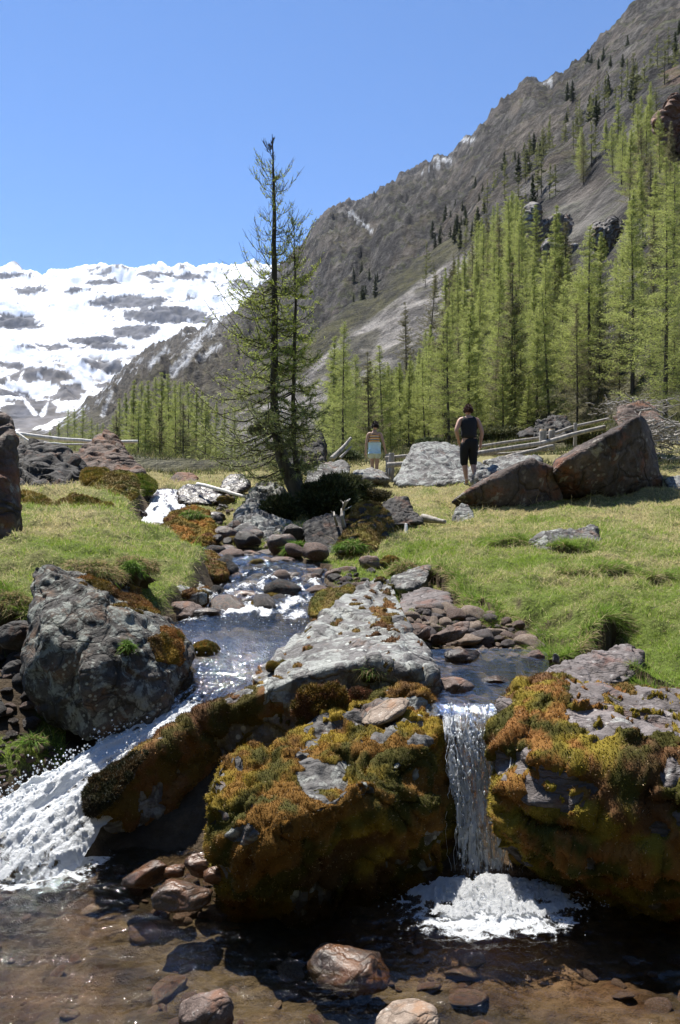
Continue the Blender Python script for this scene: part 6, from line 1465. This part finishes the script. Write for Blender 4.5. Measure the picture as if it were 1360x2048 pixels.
def skinned(name, nodes, edges, mat, parent, root=0, sub=2, smooth=True):
    me = bpy.data.meshes.new(name); me.from_pydata([n[:3] for n in nodes], edges, []); me.update()
    o = bpy.data.objects.new(name, me); S.collection.objects.link(o)
    sk = o.modifiers.new('s', 'SKIN'); sk.use_smooth_shade = True
    for i, n in enumerate(nodes):
        r = n[3]; r = r if isinstance(r, tuple) else (r, r)
        me.skin_vertices[0].data[i].radius = r; me.skin_vertices[0].data[i].use_root = (i == root)
    sb = o.modifiers.new('d', 'SUBSURF'); sb.levels = sub; sb.render_levels = sub
    r = bpy.data.meshes.new_from_object(o.evaluated_get(bpy.context.evaluated_depsgraph_get())); r.name = name
    bpy.data.objects.remove(o); bpy.data.meshes.remove(me)
    r.materials.clear(); r.materials.append(M[mat])
    for p in r.polygons: p.use_smooth = True
    return link(name, r, parent)
def head_mesh(c, s, seed, yaw=0):
    """skull with brow, nose, chin and ears, facing +y"""
    bm = bmesh.new(); bmesh.ops.create_icosphere(bm, subdivisions=4, radius=1.0)
    V = np.array([v.co[:] for v in bm.verts]); Ff = np.array([[v.index for v in f.verts] for f in bm.faces]); bm.free()
    x, y, z = V.T; P = V * [.076, .098, .118]
    jaw = sstep(0, -1, z); P[:, 0] *= 1 - .28 * jaw; P[:, 1] *= 1 - .12 * jaw * (y < 0)
    g = lambda a, b, c_, r: np.exp(-(((x - a) ** 2 + (y - b) ** 2 + (z - c_) ** 2) / r ** 2))
    P[:, 1] += .030 * g(0, 1, -.15, .17) + .010 * g(0, .95, -.75, .25) + .006 * g(0, .95, -.45, .2) - .010 * g(.38, .9, .08, .17) - .010 * g(-.38, .9, .08, .17)
    P[:, 0] += .020 * g(1, -.05, -.05, .2) - .020 * g(-1, -.05, -.05, .2)
    c0, s0 = math.cos(yaw), math.sin(yaw)
    P = np.stack([P[:, 0] * c0 - P[:, 1] * s0, P[:, 0] * s0 + P[:, 1] * c0, P[:, 2]], 1)
    return P * s + c, Ff, V
def person(loc, H, pose, name_label, colors):
    root = empty('person', loc, name_label, 'person'); root.rotation_euler[2] = pose.get('rz', 0)
    k = H / 1.68; J = {n: tuple(v) for n, v in pose['J'].items()}
    sc = pose.get('girth', 1.0)
    nodes = []; edges = []; ix = {}
    def nd(n, p, r, par=None):
        ix[n] = len(nodes); nodes.append((p[0] * k, p[1] * k, p[2] * k, (r[0] * k, r[1] * k) if isinstance(r, tuple) else r * k))
        if par: edges.append((ix[par], ix[n]))
    g = sc
    nd('pelvis', J['pelvis'], (.125 * g, .095 * g)); nd('waist', J['waist'], (.100 * g, .075 * g), 'pelvis'); nd('chest', J['chest'], (.120 * g, .085 * g), 'waist'); nd('upper', J['upper'], (.095 * g, .07 * g), 'chest')
    nd('neck', J['neck'], .052, 'upper'); nd('skull', J['skull'], .05, 'neck')
    for s in 'lr':
        nd('sh' + s, J['sh' + s], .058 * g, 'upper'); nd('el' + s, J['el' + s], .041 * g, 'sh' + s); nd('fa' + s, tuple((np.array(J['el' + s]) * .6 + np.array(J['wr' + s]) * .4)), .040 * g, 'el' + s); nd('wr' + s, J['wr' + s], .026, 'fa' + s)
        w = np.array(J['wr' + s]); d = np.array(J['wr' + s]) - np.array(J['el' + s]); d /= np.linalg.norm(d)
        d = d * .8 + np.array(pose.get('hd' + s, (0, .1, -.5))) * .6; d /= np.linalg.norm(d)
        fwd = np.array([0, 1, 0]) - d * d[1]; fwd /= np.linalg.norm(fwd); inn = np.cross(d, fwd)
        nd('pm' + s, w + d * .05, (.036, .020), 'wr' + s); nd('pn' + s, w + d * .085, (.036, .018), 'pm' + s)
        for q, (off, ln) in enumerate(((.030, .068), (.010, .078), (-.010, .072), (-.029, .056))):
            a0 = w + d * .092 + fwd * off; curl = inn * (.018 if s == 'l' else -.018)
            nd('f%d' % q + s, a0, .0095, 'pn' + s); nd('g%d' % q + s, a0 + d * ln * .5 + curl * .4, .0088, 'f%d' % q + s); nd('h%d' % q + s, a0 + d * ln + curl * 1.4, .0075, 'g%d' % q + s)
        nd('t0' + s, w + d * .045 + fwd * .038, .0115, 'pm' + s); nd('t1' + s, w + d * .085 + fwd * .058, .009, 't0' + s)
        nd('hp' + s, J['hp' + s], .088 * g, 'pelvis'); nd('kn' + s, J['kn' + s], .056 * g, 'hp' + s); kn = np.array(J['kn' + s]); an = np.array(J['an' + s])
        nd('cf' + s, kn * .65 + an * .35 + [0, -.012, 0], .056 * g, 'kn' + s); nd('an' + s, an, .034, 'cf' + s); nd('hl' + s, an + [0, -.02, -.05], .032, 'an' + s); nd('to' + s, an + np.array([0.02 * (1 if s == 'r' else -1), .14, -.065]), (.035, .022), 'hl' + s)
    body = skinned('body', nodes, edges, colors['skin'], root, ix['pelvis'])
    hc = np.array(J['head']) * k
    P, Ff, U = head_mesh(hc, k * pose.get('hs', 1.0), 3, pose.get('yaw', 0))
    # join the head into the body mesh so that the figure stays one surface object
    bv = co_of(body.data); bf = polys_of(body.data)
    V, Fs, _ = cat_geo([(bv, bf), (P, Ff)])
    nm = make_mesh('body', V, Fs, M[colors['skin']]); old = body.data; body.data = nm; bpy.data.meshes.remove(old)
    # hair: cap over the skull, back and sides
    hx = U; mask = (hx[:, 2] > -.42 - .1 * pn(hx * 5, 3)) & (hx[:, 1] < .45 + .5 * (hx[:, 2] - .2)) | (hx[:, 2] > .62)
    vh = hc + (P - hc) * (1.10 + .05 * pn(hx * 4, 5) + .04 * pn(hx * 11, 6))[:, None] + [0, -.006, .006]
    ff = Ff[mask[Ff].all(1)]; hv, hf = vh, ff
    rs = np.random.RandomState(4); ii = ff[rs.randint(len(ff), size=1400), 0]; D = (vh[ii] - hc); D /= np.linalg.norm(D, axis=1)[:, None]; D = D * .5 + rs.randn(1400, 3) * .3 + [0, 0, -.35]; D /= np.linalg.norm(D, axis=1)[:, None]
    sv, sf = spikes(vh[ii] - D * .005, D, .035 * (.5 + rs.rand(1400)), .004, rs)
    V, Fs, _ = cat_geo([(hv, hf), (sv, sf)])
    link('hair', make_mesh('hair', V, Fs, M[colors['hair']]), root)
    return root, J, k, g
def cloth(name, parent, k, pts, edges, mat, root=0):
    return skinned(name, [(p[0] * k, p[1] * k, p[2] * k, tuple(np.array(r) * k) if isinstance(r, tuple) else r * k) for p, r in pts], edges, mat, parent, root)
# hiker in black, walking away, hands near the hips
PB = dict(J=dict(pelvis=(0, 0, .92), waist=(0, .01, 1.08), chest=(0, .03, 1.24), upper=(0, .04, 1.36), neck=(0, .06, 1.44), skull=(0, .08, 1.50), head=(0, .085, 1.565),
              shl=(-.185, .03, 1.37), ell=(-.285, -.06, 1.13), wrl=(-.215, .06, .93), shr=(.185, .03, 1.37), elr=(.275, -.02, 1.12), wrr=(.265, .05, .88),
              hpl=(-.09, 0, .86), knl=(-.09, .07, .47), anl=(-.05, .02, .085), hpr=(.09, 0, .86), knr=(.085, .03, .47), anr=(.105, -.14, .12)), girth=1.12, rz=.06, hs=1.02)
fl = at(938, 968, 17.4)
rt, J, k, g = person(fl, 1.72, PB, 'person in black sleeveless top and black knee length trousers walking away uphill', dict(skin='skin', hair='hair_red'))
cloth('sleeveless_top', rt, k, [((0, 0, .93), (.200, .160)), ((0, .01, 1.08), (.180, .145)), ((0, .03, 1.24), (.195, .150)), ((0, .04, 1.35), (.165, .125)), ((0, .055, 1.44), (.095, .08)), ((-.16, .035, 1.38), (.085, .08)), ((.16, .035, 1.38), (.085, .08))], [(0, 1), (1, 2), (2, 3), (3, 4), (3, 5), (3, 6)], 'black')
cloth('trousers', rt, k, [((0, 0, 1.01), (.168, .13)), ((0, -.012, .90), (.190, .150)), ((-.095, 0, .82), (.118, .128)), ((-.095, .06, .50), (.088, .09)), ((-.088, .05, .37), (.086, .088)), ((.095, 0, .82), (.118, .128)), ((.09, .02, .50), (.088, .09)), ((.098, -.03, .37), (.086, .088))], [(0, 1), (1, 2), (2, 3), (3, 4), (1, 5), (5, 6), (6, 7)], 'black2', 1)
for s, (x, y, z) in (('l', J['anl']), ('r', J['anr'])):
    b = cloth('shoe', rt, k, [((x, y - .035, z - .045), (.045, .042)), ((x, y + .06, z - .055), (.045, .032)), ((x, y + .15, z - .065), (.042, .026)), ((x, y - .01, z + .0), (.045, .045))], [(0, 1), (1, 2), (0, 3)], 'white')
# hiker in shorts with a blue shirt tied round the waist
PW = dict(J=dict(pelvis=(0, 0, .90), waist=(0, .01, 1.06), chest=(0, .02, 1.21), upper=(0, .02, 1.33), neck=(0, .03, 1.42), skull=(0, .04, 1.48), head=(0.02, .045, 1.555),
              shl=(-.175, .01, 1.34), ell=(-.225, -.03, 1.07), wrl=(-.245, .03, .82), shr=(.175, .01, 1.34), elr=(.25, -.04, 1.08), wrr=(.31, .06, .84),
              hpl=(-.085, 0, .84), knl=(-.065, .05, .46), anl=(-.045, -.02, .085), hpr=(.085, 0, .84), knr=(.065, .03, .46), anr=(.06, .06, .085)), girth=.95, rz=-.05)
fl = at(749, 963, 21.6)
rt, J, k, g = person(fl, 1.62, PW, 'person in orange and black striped top with pale blue shirt tied over pale shorts', dict(skin='skin_tan', hair='hair_dark'))
cloth('striped_top', rt, k, [((0, .005, .95), (.155, .125)), ((0, .01, 1.08), (.145, .115)), ((0, .02, 1.20), (.165, .128)), ((0, .02, 1.35), (.150, .110))], [(0, 1), (1, 2), (2, 3)], 'stripes')
cloth('shorts', rt, k, [((0, 0, .95), (.148, .118)), ((0, -.01, .86), (.168, .138)), ((-.095, 0, .76), (.108, .115)), ((-.09, .02, .62), (.100, .105)), ((.095, 0, .76), (.108, .115)), ((.088, .02, .62), (.100, .105))], [(0, 1), (1, 2), (2, 3), (1, 4), (4, 5)], 'cream', 1)
cloth('tied_shirt', rt, k, [((0, 0, .99), (.152, .125)), ((0, -.012, .90), (.180, .150)), ((0, -.03, .82), (.190, .145)), ((-.03, -.05, .74), (.14, .10))], [(0, 1), (1, 2), (2, 3)], 'blue', 1)
for s, (x, y, z) in (('l', J['anl']), ('r', J['anr'])):
    cloth('shoe', rt, k, [((x, y - .035, z - .045), (.042, .04)), ((x, y + .06, z - .055), (.042, .03)), ((x, y + .14, z - .065), (.038, .024)), ((x, y - .01, z + .0), (.042, .042))], [(0, 1), (1, 2), (0, 3)], 'white')
w = np.array(J['wrr']); bx_ = np.array([w[0] + .03, w[1] + .02, w[2] - .17]) * k
bm = bmesh.new(); bmesh.ops.create_cube(bm, size=1); bmesh.ops.scale(bm, vec=(.07, .13, .13), verts=bm.verts); bmesh.ops.bevel(bm, geom=bm.edges[:], offset=.015, segments=2, affect='EDGES')
r = bmesh.ops.create_cone(bm, segments=16, radius1=.032, radius2=.03, depth=.07, cap_ends=True); bmesh.ops.translate(bm, vec=(0, .08, 0), verts=r['verts'])
me = bpy.data.meshes.new('camera_case'); bm.to_mesh(me); bm.free(); me.materials.append(M['device'])
cc_ = np.array(fl) + bx_
tag(link('camera_case', me, loc=cc_), 'small black camera case hanging from the right hand of the hiker in shorts', 'camera case')

# ------------------------------------------------------------------ mountain air
zmin = min(float(v[..., 2].min()) for v in (MV, MQ, GV)); hz_lo, hz_hi = zmin - 1.0, max(float(MV[..., 2].max()), float(MQ[..., 2].max())) + 60
bm = bmesh.new(); bmesh.ops.create_cube(bm, size=1.0)
bmesh.ops.scale(bm, vec=(9000, 7400, hz_hi - hz_lo), verts=bm.verts); bmesh.ops.translate(bm, vec=(0, 3400, (hz_lo + hz_hi) / 2), verts=bm.verts)
me = bpy.data.meshes.new('haze'); bm.to_mesh(me); bm.free()
hm = bpy.data.materials.new('haze'); hm.use_nodes = True; hn = hm.node_tree; hn.nodes.clear()
ho = hn.nodes.new('ShaderNodeOutputMaterial'); pv = hn.nodes.new('ShaderNodeVolumePrincipled')
pv.inputs['Color'].default_value = (.72, .82, 1.0, 1); pv.inputs['Density'].default_value = 3e-5; pv.inputs['Anisotropy'].default_value = .2
hn.links.new(pv.outputs[0], ho.inputs['Volume']); me.materials.append(hm)
tag(link('haze', me), 'thin bluish mountain air over the valley', 'haze', kind='stuff')
